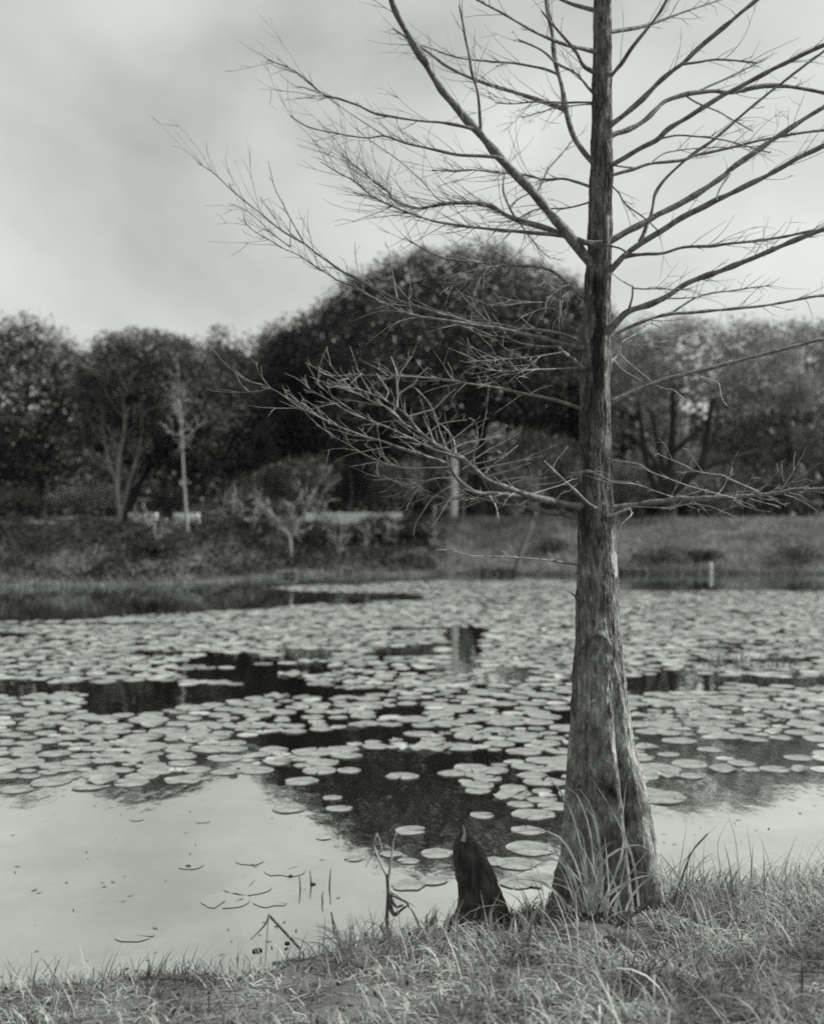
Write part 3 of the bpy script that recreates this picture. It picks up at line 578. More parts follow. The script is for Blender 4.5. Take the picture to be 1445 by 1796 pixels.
limb_tree('far_tree', (1380, 905), 'mid grey leafy tree at the right end of the far bank', TG,
          [(1255, 640, 800), (1290, 590, 800), (1330, 560, 810), (1380, 545, 810), (1430, 550, 810), (1480, 570, 810), (1530, 620, 800)], 56, 4, 22000, .17, M['leaf_grey'], M['dark_bark'], [(1380, 905, 16), (1384, 800, 13), (1380, 700, 9)], 206, 8, .1)
limb_tree('far_tree', (70, 910), 'bushy dark tree at the left end of the far bank', TG,
          [(-90, 640, 830), (-40, 590, 840), (10, 560, 840), (60, 548, 840), (110, 565, 840), (150, 600, 830), (190, 650, 810)], 52, 4, 28000, .15, M['leaf_oak'], M['dark_bark'], [(70, 912, 18), (74, 850, 15), (70, 740, 10)], 207, 8)
limb_tree('far_tree', (1010, 905), 'dim leafy tree closing the view behind the dome oak', TG,
          [(900, 720, 890), (940, 690, 890), (990, 680, 890), (1040, 690, 890), (1090, 730, 890)], 66, 3, 12000, .2, M['leaf_grey'], M['dark_bark'], [(1000, 905, 10), (1002, 820, 8), (1000, 740, 6)], 208, 5)
# the wood that closes the distance
tl_ = MB(); rg = np.random.default_rng(71)
for k in range(210):
    X0 = rg.uniform(-60, 60); Y0 = rg.uniform(70, 105); h = rg.uniform(5.0, 10.0); rr = rg.uniform(2.4, 4.4); m = 520
    d = rg.normal(size=(m, 3)); d /= np.linalg.norm(d, axis=1)[:, None]
    leaves(tl_, np.array([X0, Y0, 1.2 + h * .5]) + d * (rg.random(m) ** .4)[:, None] * np.array([rr, rr * .8, h * .52]), rg.uniform(.35, .9, m), rg, out=d)
tag(tl_.build('treeline', M['leaf_mid'], smooth=False), 'dim mass of woods far beyond the bank', kind='stuff')
# shrubs
def shrub(px, ybase, ytop, wpx, Y, m, n, size, label, seed, group='shrubs on the far bank', sag=0, stems=4, name='shrub'):
    rg = np.random.default_rng(seed); b = P(px, ybase, Y); b[2] = ground_z(b[0], b[1]) - .03; h = max(.4, EYE - (ytop - CY) * Y / F - b[2]); wd = wpx * Y / F
    e = empty(name, tuple(b), label, 'shrub', group); mb = MB()
    nc = max(6, n // 40); d = rg.normal(size=(nc, 3)); d /= np.linalg.norm(d, axis=1)[:, None]; d[:, 2] = np.abs(d[:, 2]) * 1.1 - .25
    ctr = b + np.array([0, 0, h * .42]) + d * (rg.random(nc) ** .5)[:, None] * np.array([wd * .45, wd * .4, h * .55]); ctr[:, 2] = np.maximum(ctr[:, 2], b[2] + .08)
    idx = np.repeat(np.arange(nc), 40); dd = rg.normal(size=(len(idx), 3))
    leaves(mb, ctr[idx] + dd * np.array([wd, wd, h]) * .09 - np.array([0, 0, sag]) * np.abs(dd[:, :1]), size * rg.uniform(.5, 1.3, len(idx)), rg, out=d[idx])
    for _ in range(stems):
        c = ctr[rg.integers(nc)]; s = MB(); s.tube(spline([b, (b + c) / 2 + rg.normal(size=3) * .08 * h, c], 7), np.linspace(.035, .01, 7) * max(.6, h / 2), 5); s.build('stem', M['pale_bark'] if m in ('leaf_light', 'leaf_pale') else M['dark_bark'], e)
    mb.build('foliage', M[m], e, smooth=False)
SH = [(478, 905, 792, 120, 53, 'leaf_light', 2600, .16, 'pale rounded bush under the left edge of the dome oak'),
      (548, 905, 800, 90, 55, 'leaf_pale', 2200, .16, 'grey bush between the pale rounded bush and the dome oak trunk'),
      (625, 906, 795, 110, 53, 'leaf_pale', 2600, .16, 'grey upright bush behind the long pale kerb, left half'),
      (700, 906, 780, 110, 56, 'leaf_pale', 3000, .15, 'light grey bush behind the long pale kerb, right end'),
      (770, 906, 800, 80, 54, 'leaf_pale', 1800, .16, 'small grey bush just left of the white post'),
      (905, 908, 800, 110, 54, 'leaf_pale', 2400, .16, 'grey bush beside the dome oak trunk toward the cypress'),
      (985, 908, 770, 100, 57, 'leaf_pale', 3000, .15, 'pale wispy bush just left of the cypress trunk'),
      (1095, 908, 790, 110, 55, 'leaf_light', 2300, .16, 'low grey bush just right of the cypress trunk'),
      (1265, 908, 790, 120, 56, 'leaf_light', 2600, .16, 'low grey bush right of the many-stemmed tree'),
      (1170, 908, 755, 190, 53, 'leaf_light', 5200, .15, 'pale bush behind the fan of stems of the grey tree'),
      (1370, 910, 820, 120, 50, 'leaf_mid', 2200, .16, 'dark low bush near the right end of the bank top'),
      (300, 912, 850, 110, 50, 'leaf_pale', 2200, .15, 'low dim bush behind the thin pale sapling'),
      (150, 915, 835, 170, 49, 'leaf_light', 2600, .16, 'dim bush at the left end of the bank top'),
      (20, 915, 850, 130, 47, 'leaf_pale', 2200, .16, 'grey bush at the far left corner of the bank'),
      (395, 920, 858, 110, 43, 'leaf_pale', 2400, .10, 'drooping pale bush hanging over the left bank top'),
      (455, 925, 870, 80, 43, 'leaf_mid', 1800, .10, 'dim drooping bush beside the small forked tree'),
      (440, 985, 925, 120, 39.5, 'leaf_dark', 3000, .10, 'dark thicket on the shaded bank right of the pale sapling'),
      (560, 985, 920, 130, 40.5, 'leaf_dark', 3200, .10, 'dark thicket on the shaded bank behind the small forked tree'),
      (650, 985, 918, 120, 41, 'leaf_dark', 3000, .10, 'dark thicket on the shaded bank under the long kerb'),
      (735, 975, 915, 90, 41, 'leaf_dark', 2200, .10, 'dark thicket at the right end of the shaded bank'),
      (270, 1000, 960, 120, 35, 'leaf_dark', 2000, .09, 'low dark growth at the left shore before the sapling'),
      (975, 985, 945, 90, 40, 'leaf_mid', 1500, .09, 'low grey growth on the sunny bank just left of the cypress'),
      (1160, 1000, 955, 110, 39, 'leaf_mid', 1700, .09, 'low tangle on the sunny shore right of the cypress'),
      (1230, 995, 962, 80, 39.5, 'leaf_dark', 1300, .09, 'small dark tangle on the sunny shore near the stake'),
      (1390, 998, 950, 110, 39, 'leaf_mid', 1700, .09, 'low tangle at the right end of the sunny shore')]
for k, s_ in enumerate(SH): shrub(*s_, 400 + k)

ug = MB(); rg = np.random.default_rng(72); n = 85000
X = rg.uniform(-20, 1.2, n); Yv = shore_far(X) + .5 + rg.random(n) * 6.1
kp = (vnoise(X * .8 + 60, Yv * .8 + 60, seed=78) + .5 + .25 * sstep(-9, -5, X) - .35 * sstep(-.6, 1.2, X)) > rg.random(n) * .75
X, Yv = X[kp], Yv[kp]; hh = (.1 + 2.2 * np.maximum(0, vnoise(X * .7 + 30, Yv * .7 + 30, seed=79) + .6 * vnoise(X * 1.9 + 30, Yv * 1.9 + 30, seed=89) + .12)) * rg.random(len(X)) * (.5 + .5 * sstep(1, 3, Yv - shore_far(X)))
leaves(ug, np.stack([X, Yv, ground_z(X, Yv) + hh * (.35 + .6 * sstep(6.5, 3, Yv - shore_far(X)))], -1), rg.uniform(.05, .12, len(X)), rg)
tag(ug.build('undergrowth', M['leaf_dark'], smooth=False), 'low undergrowth on the far bank, coloured dark partly for its shade', kind='stuff')  # dark cover: real growth, plus the bank's shade painted into the leaves
# bare pale trees on the far bank
def bare_tree(name, label, stems, Y, w0, nbr, L, seed, m='pale_bark', group='leafless trees on the far bank', lo=.35):
    """stems: list of photo polylines from the ground; fine bare limbs fill the upper part"""
    rg = np.random.default_rng(seed); b = P(*stems[0][0], Y); b[2] = ground_z(b[0], b[1]) - .05
    e = empty(name, tuple(b), label, 'tree', group)
    for si, pts in enumerate(stems):
        p3 = spline([P(x, y, Y + si * .2) for x, y in pts], 20)
        if si == 0: p3[0, 2] = b[2]
        w_ = w0 * (1 if si == 0 else .6); rad = np.linspace(w_, w_ * .3, 20) * .5 * Y / F
        t = MB(); t.tube(p3, rad, 7); t.build('trunk' if si == 0 else 'limb', M[m], e)
        tw = MB(); tg = np.gradient(p3, axis=0); tg /= np.linalg.norm(tg, axis=1)[:, None]
        for _ in range(nbr):
            k = int(rg.uniform(lo if si == 0 else .1, 1) * 19.9); d = tg[k] * rg.uniform(.4, 1) + rg.normal(size=3) * .65; d[2] = abs(d[2]) * .9; d /= np.linalg.norm(d); l = L * Y / F * rg.uniform(.4, 1.1)
            q = [p3[k]]
            for s in range(5): d = d + rg.normal(size=3) * .16 + np.array([0, 0, .06]); d /= np.linalg.norm(d); q.append(q[-1] + d * l / 5)
            tw.tube(np.array(q), np.linspace(min(rad[k] * .5, .026), .006, 6), 4)
            for _2 in range(3):
                k2 = rg.integers(1, 5); d2 = d + rg.normal(size=3) * .6; d2 /= np.linalg.norm(d2); tw.tube(q[k2] + d2 * l * .4 * np.array([[0], [.5], [1.]]), [.014, .01, .006], 4)
        tw.build('bare_twigs', M[m], e)['kind'] = 'stuff'
bare_tree('sapling_tree', 'thin pale leafless sapling leaning over the left shore', [[(336, 992), (331, 950), (326, 890), (322, 830), (320, 785), (318, 740), (314, 700)]], 37.0, 7, 22, 70, 501, lo=.66)
bare_tree('twiggy_tree', 'pale twiggy leafless tree at the leaning oak, left of the sapling', [[(212, 915), (207, 850), (212, 790), (220, 740), (214, 690), (208, 650)], [(212, 905), (232, 830), (246, 780), (250, 720), (248, 680)], [(208, 860), (190, 800), (180, 730), (178, 670)]], 43, 8, 22, 70, 502, lo=.25)
bare_tree('forked_tree', 'small forked pale tree on the shaded bank at mid shore', [[(510, 1006), (509, 970), (508, 945), (500, 930), (480, 905), (460, 885)], [(508, 946), (520, 925), (535, 895), (545, 870)], [(509, 950), (512, 915), (516, 885)]], 38.0, 9, 16, 55, 503, lo=.45)
bare_tree('slender_tree', 'slender pale leafless tree before the bush left of the cypress', [[(938, 908), (940, 860), (946, 800), (940, 760), (945, 720)], [(944, 810), (958, 780), (962, 745)]], 48, 8, 14, 60, 504, lo=.4)
bare_tree('slender_tree', 'grey slender bare tree behind the left end of the long kerb', [[(615, 905), (617, 860), (612, 810), (618, 770)]], 52, 6, 12, 50, 505, lo=.4)
bare_tree('leafless_tree', 'grey leafless tree right of the white post', [[(812, 905), (815, 850), (822, 790), (818, 740)], [(816, 840), (828, 800), (836, 760)]], 49, 7, 12, 50, 506, lo=.4)
for k, (x, yb, yt, Yd) in enumerate([(400, 985, 880, 38.5), (560, 985, 900, 40), (592, 990, 925, 39), (640, 988, 922, 40), (690, 985, 925, 40.5), (755, 985, 900, 40.5), (450, 990, 900, 38.5), (270, 985, 905, 36)]):
    lab = ['left of the drooping bush', 'just right of the small forked tree', 'second right of the small forked tree', 'under the middle of the long kerb', 'under the right end of the long kerb', 'below the white post', 'left of the small forked tree', 'left of the pale sapling'][k]
    bare_tree('brush_tree', 'thin grey leafless brush on the shaded bank ' + lab, [[(x, yb), (x + random.uniform(-8, 8), (yb + yt) / 2), (x + random.uniform(-16, 16), yt)], [(x + 1, yb - 20), (x + random.uniform(-25, 25), yt + 15)]], Yd, 4.0, 10, 34, 520 + k, lo=.2)
# leaning dead pole by the shore
mb = MB(); mb.tube(spline([P(905, 1006, 37.6), P(915, 965, 38), P(934, 915, 38.4)], 8), np.linspace(.11, .06, 8), 7)
tag(mb.build('dead_pole', M['stalk']), 'dark dead pole leaning at the shore left of the cypress', 'pole')

# ---------------------------------------------------------------- man-made bits on the far bank
def post(px, ytop, ybot, wpx, Y, label, name='post'):
    b = P(px, ybot, Y); b[2] = ground_z(b[0], b[1]) - .1; t = P(px, ytop, Y)[2]; r = wpx * .5 * Y / F
    e = empty(name, tuple(b), label, 'post'); mb = MB(); mb.tube(np.array([[b[0], Y, b[2]], [b[0], Y, t]]), [r, r * .95], 12, False); mb.build('shaft', M['white'], e)
    mb = MB(); mb.tube(np.array([[b[0], Y, t], [b[0], Y, t + r * .5], [b[0], Y, t + r * .9]]), [r * 1.12, r * 1.1, r * .5], 12); mb.build('cap', M['white'], e)
post(797, 802, 905, 12, 45.5, 'tall white post on the far bank before the dome oak')
post(1246, 990, 1006, 6, 37.7, 'short white stake at the sunny shore near the right edge', 'stake')
def kerb(x0, x1, ypx, Y, label):
    e = empty('kerb', tuple(P((x0 + x1) / 2, ypx, Y)), label, 'kerb', 'pale kerbs on the far bank'); n = max(2, int((x1 - x0) * Y / F / 1.0)); xs = np.linspace((x0 - CX) * Y / F, (x1 - CX) * Y / F, n + 1); z = P(0, ypx, Y)[2]
    for a, b in zip(xs[:-1], xs[1:]):
        mb = MB(); mb.box(((a + b) / 2, Y + random.uniform(-.02, .02), z - .06), (b - a - .03, .4, .5)); mb.build('kerb_stone', M['kerb'], e, smooth=False)
kerb(228, 276, 909, 41.4, 'short pale kerb beside the leaning oak')
kerb(306, 350, 909, 41.4, 'short pale kerb behind the pale sapling')
kerb(536, 706, 908, 43.2, 'long pale kerb on the bank top below the dome oak')
e = empty('railing', tuple(P(245, 910, 47)), 'low white two-post railing beside the leaning oak', 'railing')
for x in (238, 254):
    mb = MB(); mb.box(tuple(P(x, 893, 47)), (.09, .09, .85)); mb.build('post', M['white'], e, smooth=False)
mb = MB(); mb.box(tuple(P(248, 876, 46.94)), (.75, .06, .1)); mb.build('rail', M['white'], e, smooth=False)
# driftwood on the far shore
for k, (x, y, L, lab) in enumerate([(1110, 1001, .9, 'dark log on the far shore just right of the cypress'), (505, 1006, .7, 'dark log at the foot of the small forked tree'), (870, 1003, 1.1, 'dark log on the far shore left of the cypress'), (1040, 1003, .8, 'dark log on the far shore hidden partly by the cypress')]):
    rg = np.random.default_rng(700 + k); X = (x - CX) * 37.6 / F; Yl = float(shore_far(np.array(X))) + .15; p = np.array([X, Yl, float(ground_z(X, Yl)) + .08])
    mb = MB(); d = np.array([1, rg.uniform(-.4, .4), rg.uniform(-.05, .1)]); mb.tube(p + d * np.linspace(-.5, .5, 9)[:, None] * L + rg.normal(size=(9, 3)) * .02, .1 * (1 + .15 * rg.normal(size=9)), 8)
    tag(mb.build('log', M['stalk']), lab, 'log')

# ---------------------------------------------------------------- grasses
def grass(mb, X, Y, rg, lmin, lmax, wid, bend=1.0, seg=4, lean=None):
    """many bent blades at once"""
    m = len(X); Z = ground_z(X, Y) - .01; L = rg.uniform(lmin, lmax, m) * rg.uniform(.6, 1, m); a = rg.uniform(0, 2 * np.pi, m)
    d = np.stack([np.cos(a), np.sin(a), np.zeros(m)], -1) + (lean if lean is not None else 0)
    side = np.stack([-d[:, 1], d[:, 0], np.zeros(m)], -1); side /= np.linalg.norm(side, axis=1)[:, None]
    ph0 = rg.uniform(0.05, .7, m) * bend; ph1 = rg.uniform(.2, 1.5, m) * bend; p = np.stack([X, Y, Z], -1); tw = rg.normal(size=(m, 3)) * .25
    V = np.empty((m, seg + 1, 2, 3)); wv_ = wid * rg.uniform(.5, 1.4, m)
    for s in range(seg + 1):
        t = s / seg; wd = (wv_ * (1 - t ** 2.0) * .5 + .0003)[:, None]; sd_ = side + tw * t
        V[:, s, 0] = p - sd_ * wd; V[:, s, 1] = p + sd_ * wd
        ph = ph0 + ph1 * t; p = p + (d * np.sin(ph)[:, None] + np.array([0, 0, 1.]) * np.cos(ph)[:, None]) * (L / seg)[:, None]
        p[:, 2] = np.maximum(p[:, 2], Z + .012)
    base = np.arange(m)[:, None] * (2 * (seg + 1)) + np.arange(seg)[None, :] * 2
    mb.add(V.reshape(-1, 3), np.stack([base, base + 1, base + 3, base + 2], -1).reshape(-1, 4))
rg = np.random.default_rng(80)
g = MB()
def near_pts(n, ymin, pad=.02, xr=(-3.4, 3.4)):
    X = rg.uniform(*xr, n); Yb = shore_near(X) - pad; Yv = ymin + (Yb - ymin) * rg.random(n) ** .8
    keep = (vnoise(X * 2.2 + 60, Yv * 2.6 + 60, seed=77) + .5 + .6 * vnoise(X * 6 + 60, Yv * 6 + 60, seed=97)) * (.5 + .5 * sstep(-.4, .7, X)) * (.35 + .65 * sstep(0, .3 + .35 * sstep(.2, -.6, X), shore_near(X) - Yv)) > rg.random(n) * .6
    return X[keep], Yv[keep]
hx = lambda X: .5 + .5 * sstep(-.5, .6, X)
def lay(n, l0, l1, wid, bend, seg, ymin=2.9, pad=.02, xr=(-3.4, 3.4)):
    X, Yv = near_pts(n, ymin, pad, xr); k = hx(X) * (1 - .55 * np.exp(-(((X - .8) / .75) ** 2 + ((Yv - 5.5) / .4) ** 2) ** 2))  * (.75 + .5 * (vnoise(X * 2 + 20, Yv * 2 + 20, seed=83) + .5))
    for lo, hi in ((0, .3), (.3, .45), (.45, .7), (.7, .95), (.95, 2)):
        m = (k >= lo) & (k < hi); f = (lo + min(hi, 1.2)) / 2 if m.any() else 1
        if m.any(): grass(g, X[m], Yv[m], rg, l0 * f, l1 * f, wid, bend, seg)
X = rg.uniform(-3.2, 3.2, 11000); Yv = 2.9 + (shore_near(X) - .05 - 2.9) * rg.random(11000); grass(g, X, Yv, rg, .05, .17, .007, 2.6, 3)   # matted thatch
lay(15000, .05, .17, .006, 1.9, 3)
lay(13000, .16, .42, .0065, 2.3, 6)           # blades laid over in arcs
lay(7000, .08, .24, .006, 1.3, 4)
lay(1100, .25, .5, .011, 1.9, 7)
lay(1300, .2, .46, .006, 1.15, 6)             # the taller ones
X = rg.uniform(1.25, 2.8, 1500); Yv = shore_near(X) - rg.random(1500) * .8; grass(g, X, Yv, rg, .12, .36, .006, 1.8, 5)
X = rg.uniform(-1.7, .3, 380); Yv = shore_near(X) - rg.uniform(-.14, .25, 380); grass(g, X, Yv, rg, .06, .2, .005, 1.0, 4)
lf = MB(); n = 700; X = rg.uniform(-3, 3, n); Yv = 2.9 + (shore_near(X) - .02 - 2.9) * rg.random(n) ** .8
leaves(lf, np.stack([X, Yv, ground_z(X, Yv) + rg.uniform(.005, .05, n)], -1), rg.uniform(.012, .04, n), rg, asp=.5)
tag(lf.build('leaf_litter', M['stalk'], smooth=False), 'dead leaves scattered in the grass of the near bank', kind='stuff')
tag(g.build('grass', M['straw'], smooth=False), 'dry tangled grass on the near bank', kind='stuff')
g = MB(); n = 22000
X = rg.uniform(-20, 22, n); X = np.where((X < .8) & (rg.random(n) < .8), rg.uniform(.8, 22, n), X); Yv = shore_far(X) + rg.random(n) ** 1.6 * 9; grass(g, X, Yv, rg, .15, .5, .03, 1.0, 2)
X = rg.uniform(-20, 22, 7000); Yv = shore_far(X) + rg.uniform(-.3, .8, 7000); grass(g, X, Yv, rg, .08, .34, .025, 1.1, 2)
tag(g.build('shore_grass', M['shore'], smooth=False), 'rough grass on the far bank', kind='stuff')
def blades(name, label, cat, paths, Yd, wid, m, n_extra=0, base=None, seed=1, spread=60, hgt=150, part='blade'):
    rg = np.random.default_rng(seed); b = P(*(base or paths[0][0]), Yd); e = empty(name, tuple(b), label, cat)
    for pts in paths:
        yo = rg.uniform(-.1, .1); dd = rg.uniform(-.12, .08); n = 12
        pp = spline(pts, n); Yv = Yd + yo * 0 + dd * np.linspace(0, 1, n); p3 = np.stack([(pp[:, 0] - CX) * Yv / F, Yv, EYE - (pp[:, 1] - CY) * Yv / F], -1)
        t = p3[-1] - p3[0]; side = np.cross(t, [rg.uniform(-.3, .3), -1, rg.uniform(-.2, .2)]); side /= np.linalg.norm(side) + 1e-9
        mb = MB(); mb.blade(p3, wid * rg.uniform(.8, 1.25), side); mb.build(part, m, e)
    for _ in range(n_extra):
        x0 = base[0] + rg.normal() * spread * .28; a = rg.normal() * .55; L = hgt * rg.uniform(.5, 1.1); k = rg.uniform(-.2, 1.3) * np.sign(a)
        q = [(x0, base[1] + rg.uniform(-5, 8))]; an = a * .4
        for s in range(5): an += k * .28 + rg.normal() * .05; q.append((q[-1][0] + math.sin(an) * L / 5, q[-1][1] - math.cos(an) * L / 5))
        pp = spline(q, 10); Yv = Yd + rg.uniform(-.12, .1) * np.linspace(0, 1, 10); p3 = np.stack([(pp[:, 0] - CX) * Yv / F, Yv, EYE - (pp[:, 1] - CY) * Yv / F], -1)
        side = np.cross(p3[-1] - p3[0], [rg.uniform(-.6, .6), -1, rg.uniform(-.3, .3)]); side /= np.linalg.norm(side) + 1e-9
        mb = MB(); mb.blade(p3, wid * rg.uniform(.6, 1.1), side); mb.build(part, m, e)
blades('grass_tuft', 'tall arching tuft of dry grass in front of the cypress foot', 'grass tuft',
       [[(1040,1600),(1030,1540),(1010,1450),(990,1400),(955,1355),(918,1337)], [(1043,1595),(1040,1500),(1030,1440),(1012,1395),(1000,1381),(975,1392)], [(1055,1590),(1050,1470),(1032,1405),(1012,1382),(995,1388),(975,1398)],
        [(1030,1600),(1012,1520),(985,1472),(955,1457),(915,1457),(868,1470)], [(1025,1600),(1003,1530),(978,1500),(950,1489),(918,1492)], [(1022,1600),(1005,1540),(985,1515),(968,1505),(920,1528),(870,1546)], [(1030,1600),(1028,1520),(1018,1460),(990,1440)],
        [(1035,1600),(1040,1520),(1058,1485),(1072,1476),(1082,1480)], [(1045,1600),(1052,1530),(1068,1500),(1090,1488),(1118,1481),(1145,1497),(1152,1530)], [(1040,1600),(1038,1540),(1052,1500),(1075,1475)], [(1050,1600),(1090,1500),(1092,1430),(1098,1368)], [(1120,1590),(1110,1510),(1078,1430),(1035,1362)], [(1055,1600),(1056,1530),(1048,1470),(1036,1425),(1010,1410)]],
       5.28, .010, M['straw2'], 26, (1042, 1602), 31, 120, 150)
blades('grass_tuft', 'sparse tall dry grass at the right end of the near bank', 'grass tuft', [[(1190,1580),(1195,1520),(1235,1470),(1262,1442)], [(1160,1590),(1185,1545),(1200,1470),(1203,1440)], [(1210,1600),(1215,1530),(1218,1470)], [(1235,1600),(1220,1560),(1185,1545),(1130,1565)], [(1240,1600),(1262,1540),(1258,1480),(1275,1440)], [(1300,1600),(1290,1480),(1272,1415)]], 5.5, .006, M['straw2'], 22, (1225, 1600), 32, 130, 130)
blades('grass_tuft', 'thin dry grass tuft between the knee and the trunk', 'grass tuft', [[(885,1650),(905,1600),(930,1575),(955,1568)], [(915,1660),(922,1620),(925,1590)], [(860,1650),(850,1600),(842,1560)], [(870,1655),(862,1600),(880,1560)]], 5.15, .006, M['straw2'], 16, (900, 1655), 33, 80, 80)
blades('grass_tuft', 'short pale grass tuft at the water edge left of the dead stalk', 'grass tuft', [[(618,1668),(616,1630),(611,1600)], [(632,1665),(630,1630),(622,1606)], [(655,1660),(653,1620),(646,1590)], [(600,1670),(590,1630),(580,1602)], [(630,1650),(640,1620),(655,1608)]], 5.1, .008, M['straw2'], 22, (620, 1672), 34, 90, 75)
# reed clump far right on the water
e = empty('reed_clump', tuple(P(1275, 1170, 15)), 'low reed clump standing in the pads at the right', 'reeds'); rg = np.random.default_rng(90)
for k in range(70):
    x = rg.uniform(1228, 1400); b = P(x, 1170, 15) + np.array([0, rg.uniform(-.2, .2), 0]); b[2] = -.02; h = rg.uniform(.12, .3) * min(1, (x - 1215) / 45)
    mb = MB(); mb.blade(spline([b, b + [rg.normal() * .03, 0, h * .6], b + [rg.normal() * .1, 0, h]], 5), .012, np.array([1, 0, 0])); mb.build('reed', M['shore'], e)

# ---------------------------------------------------------------- dead stalks, sticks, clods at the near edge
e = empty('dead_stalk', tuple(P(680, 1645, 5.3)), 'dead broken reed stalk with forked blades at the water edge', 'reed stalk')
def tube_px(pts, w0, w1, Y, name, m, e, k=7, dep=0):
    pp = spline(pts, 12); Yv = Y + dep * np.linspace(0, 1, 12); p3 = np.stack([(pp[:, 0] - CX) * Yv / F, Yv, EYE - (pp[:, 1] - CY) * Yv / F], -1); mb = MB(); mb.tube(p3, np.linspace(w0, w1, 12) * .5 * Y / F, k); return mb.build(name, m, e)
tube_px([(681,1655),(679,1610),(681,1570),(679,1535)], 8, 6, 5.3, 'stem', M['stalk'], e)
tube_px([(679,1538),(666,1510),(656,1482),(661,1462)], 5, 2.5, 5.3, 'blade', M['straw2'], e, dep=.05)
tube_px([(661,1462),(668,1480),(670,1500)], 2.5, 1.5, 5.34, 'blade', M['straw2'], e)
tube_px([(681,1545),(687,1500),(690,1475),(695,1462)], 5, 3, 5.3, 'blade', M['straw2'], e, dep=-.05)
tube_px([(660,1494),(650,1505),(641,1521)], 2.2, 1.2, 5.34, 'blade', M['straw2'], e)
tube_px([(684,1562),(700,1572),(728,1590)], 4, 2, 5.28, 'blade', M['straw2'], e)
for q in ([(684,1572),(694,1590),(706,1588)], [(683,1580),(692,1602),(712,1590)], [(683,1590),(690,1605),(700,1602)], [(684,1568),(712,1582),(716,1590)]): tube_px(q, 6, 4, 5.27, 'curled_leaf', M['stalk'], e)
tube_px([(676,1640),(668,1625),(672,1618)], 6, 3, 5.27, 'stub', M['stalk'], e)
e = empty('bent_reed', tuple(P(525, 1665, 5.2)), 'bent dead reed making a peak over the shallow water', 'reed stalk')
tube_px([(527,1664),(500,1635),(472,1605)], 5.5, 4.5, 5.2, 'stem', M['stalk'], e); tube_px([(472,1605),(465,1622),(440,1648)], 4, 2, 5.2, 'tip', M['straw2'], e, dep=.06)
tube_px([(472,1603),(468,1650),(465,1695)], 2.2, 1.5, 5.14, 'blade', M['straw2'], e)
def stick(pts, w0, w1, Y, label):
    o = tube_px(pts, w0, w1, Y, 'stick', M['stalk'], None); tag(o, label, 'stick')
stick([(478,1690),(500,1687),(526,1680)], 7, 5, 5.12, 'dark stick lying at the water edge under the bent reed')
stick([(588,1640),(584,1615),(581,1600)], 6, 3, 5.2, 'dark upright stick left of the dead stalk')
stick([(1080,1625),(1130,1590),(1150,1572)], 7, 5, 5.25, 'grey stick propped against the right foot of the trunk')
stick([(1178,1590),(1210,1500),(1240,1462)], 4, 2, 5.5, 'thin dark stem slanting over the water right of the trunk')
def clod(px, py, wpx, hpx, Y, label, name='clod', m='clod', cat='earth'):
    rg = np.random.default_rng(int(px)); u = np.linspace(0, np.pi, 10)[:, None]; v = np.linspace(0, 2 * np.pi, 18, endpoint=False)[None, :]; c = P(px, py, Y); c[2] = float(ground_z(c[0], c[1])); r = wpx * .5 * Y / F; h = hpx * Y / F
    f = 1 + .25 * vnoise(u * 2 + px, v / (2 * np.pi) * 5, seed=5) * 2
    pts = np.stack([np.sin(u) * np.cos(v) * r * f, np.sin(u) * np.sin(v) * r * .8 * f, np.cos(u) * h * f + 0 * v], -1).reshape(-1, 3) + c
    i = np.arange(9)[:, None] * 18; j = np.arange(18)[None, :]; j2 = (j + 1) % 18; mb = MB(); mb.add(pts, np.stack([i + j, i + 18 + j, i + 18 + j2, i + j2], -1).reshape(-1, 4)); tag(mb.build(name, M[m]), label, cat)
clod(1088, 1655, 66, 26, 5.0, 'dark clod of earth in the grass below the trunk')
clod(745, 1655, 60, 14, 5.3, 'low dark clod at the water edge left of the knee')
for k, (x, y, wd, lab) in enumerate([(452, 1668, 17, 'dark dead leaf afloat under the bent reed'), (504, 1655, 9, 'tiny dark dead leaf afloat beside the bent reed stem'), (760, 1618, 12, 'dark dead leaf afloat just left of the knee'), (548, 1551, 9, 'tiny dark dead leaf afloat at the edge of the dome reflection'), (510, 1537, 8, 'tiny dark speck leaf afloat in the bright water'), (331, 1520, 10, 'dark curled leaf on the faint pad in the bright water'), (410, 1363, 12, 'dark dead leaf at the edge of the pad mat, left')]):
    Y = EYE * F / (y - CY); c = P(x, y, Y); r = wd * .5 * Y / F; a = np.linspace(0, 2 * np.pi, 10, endpoint=False); rg = np.random.default_rng(k)
    top = np.stack([c[0] + np.cos(a) * r * (1 + .2 * rg.normal(size=10)), Y + np.sin(a) * r * 1.1, .004 + .003 * rg.random(10)], -1); bot = top - [0, 0, .003]
    v = np.vstack([top, bot, [[c[0], Y, .004]]]); q = [[i, (i + 1) % 10, 10 + (i + 1) % 10, 10 + i] for i in range(10)]; t = [[i, (i + 1) % 10, 20] for i in range(10)]
    mb = MB(); mb.add(v, q, t); tag(mb.build('dead_leaf', M['clod']), lab, 'leaf')

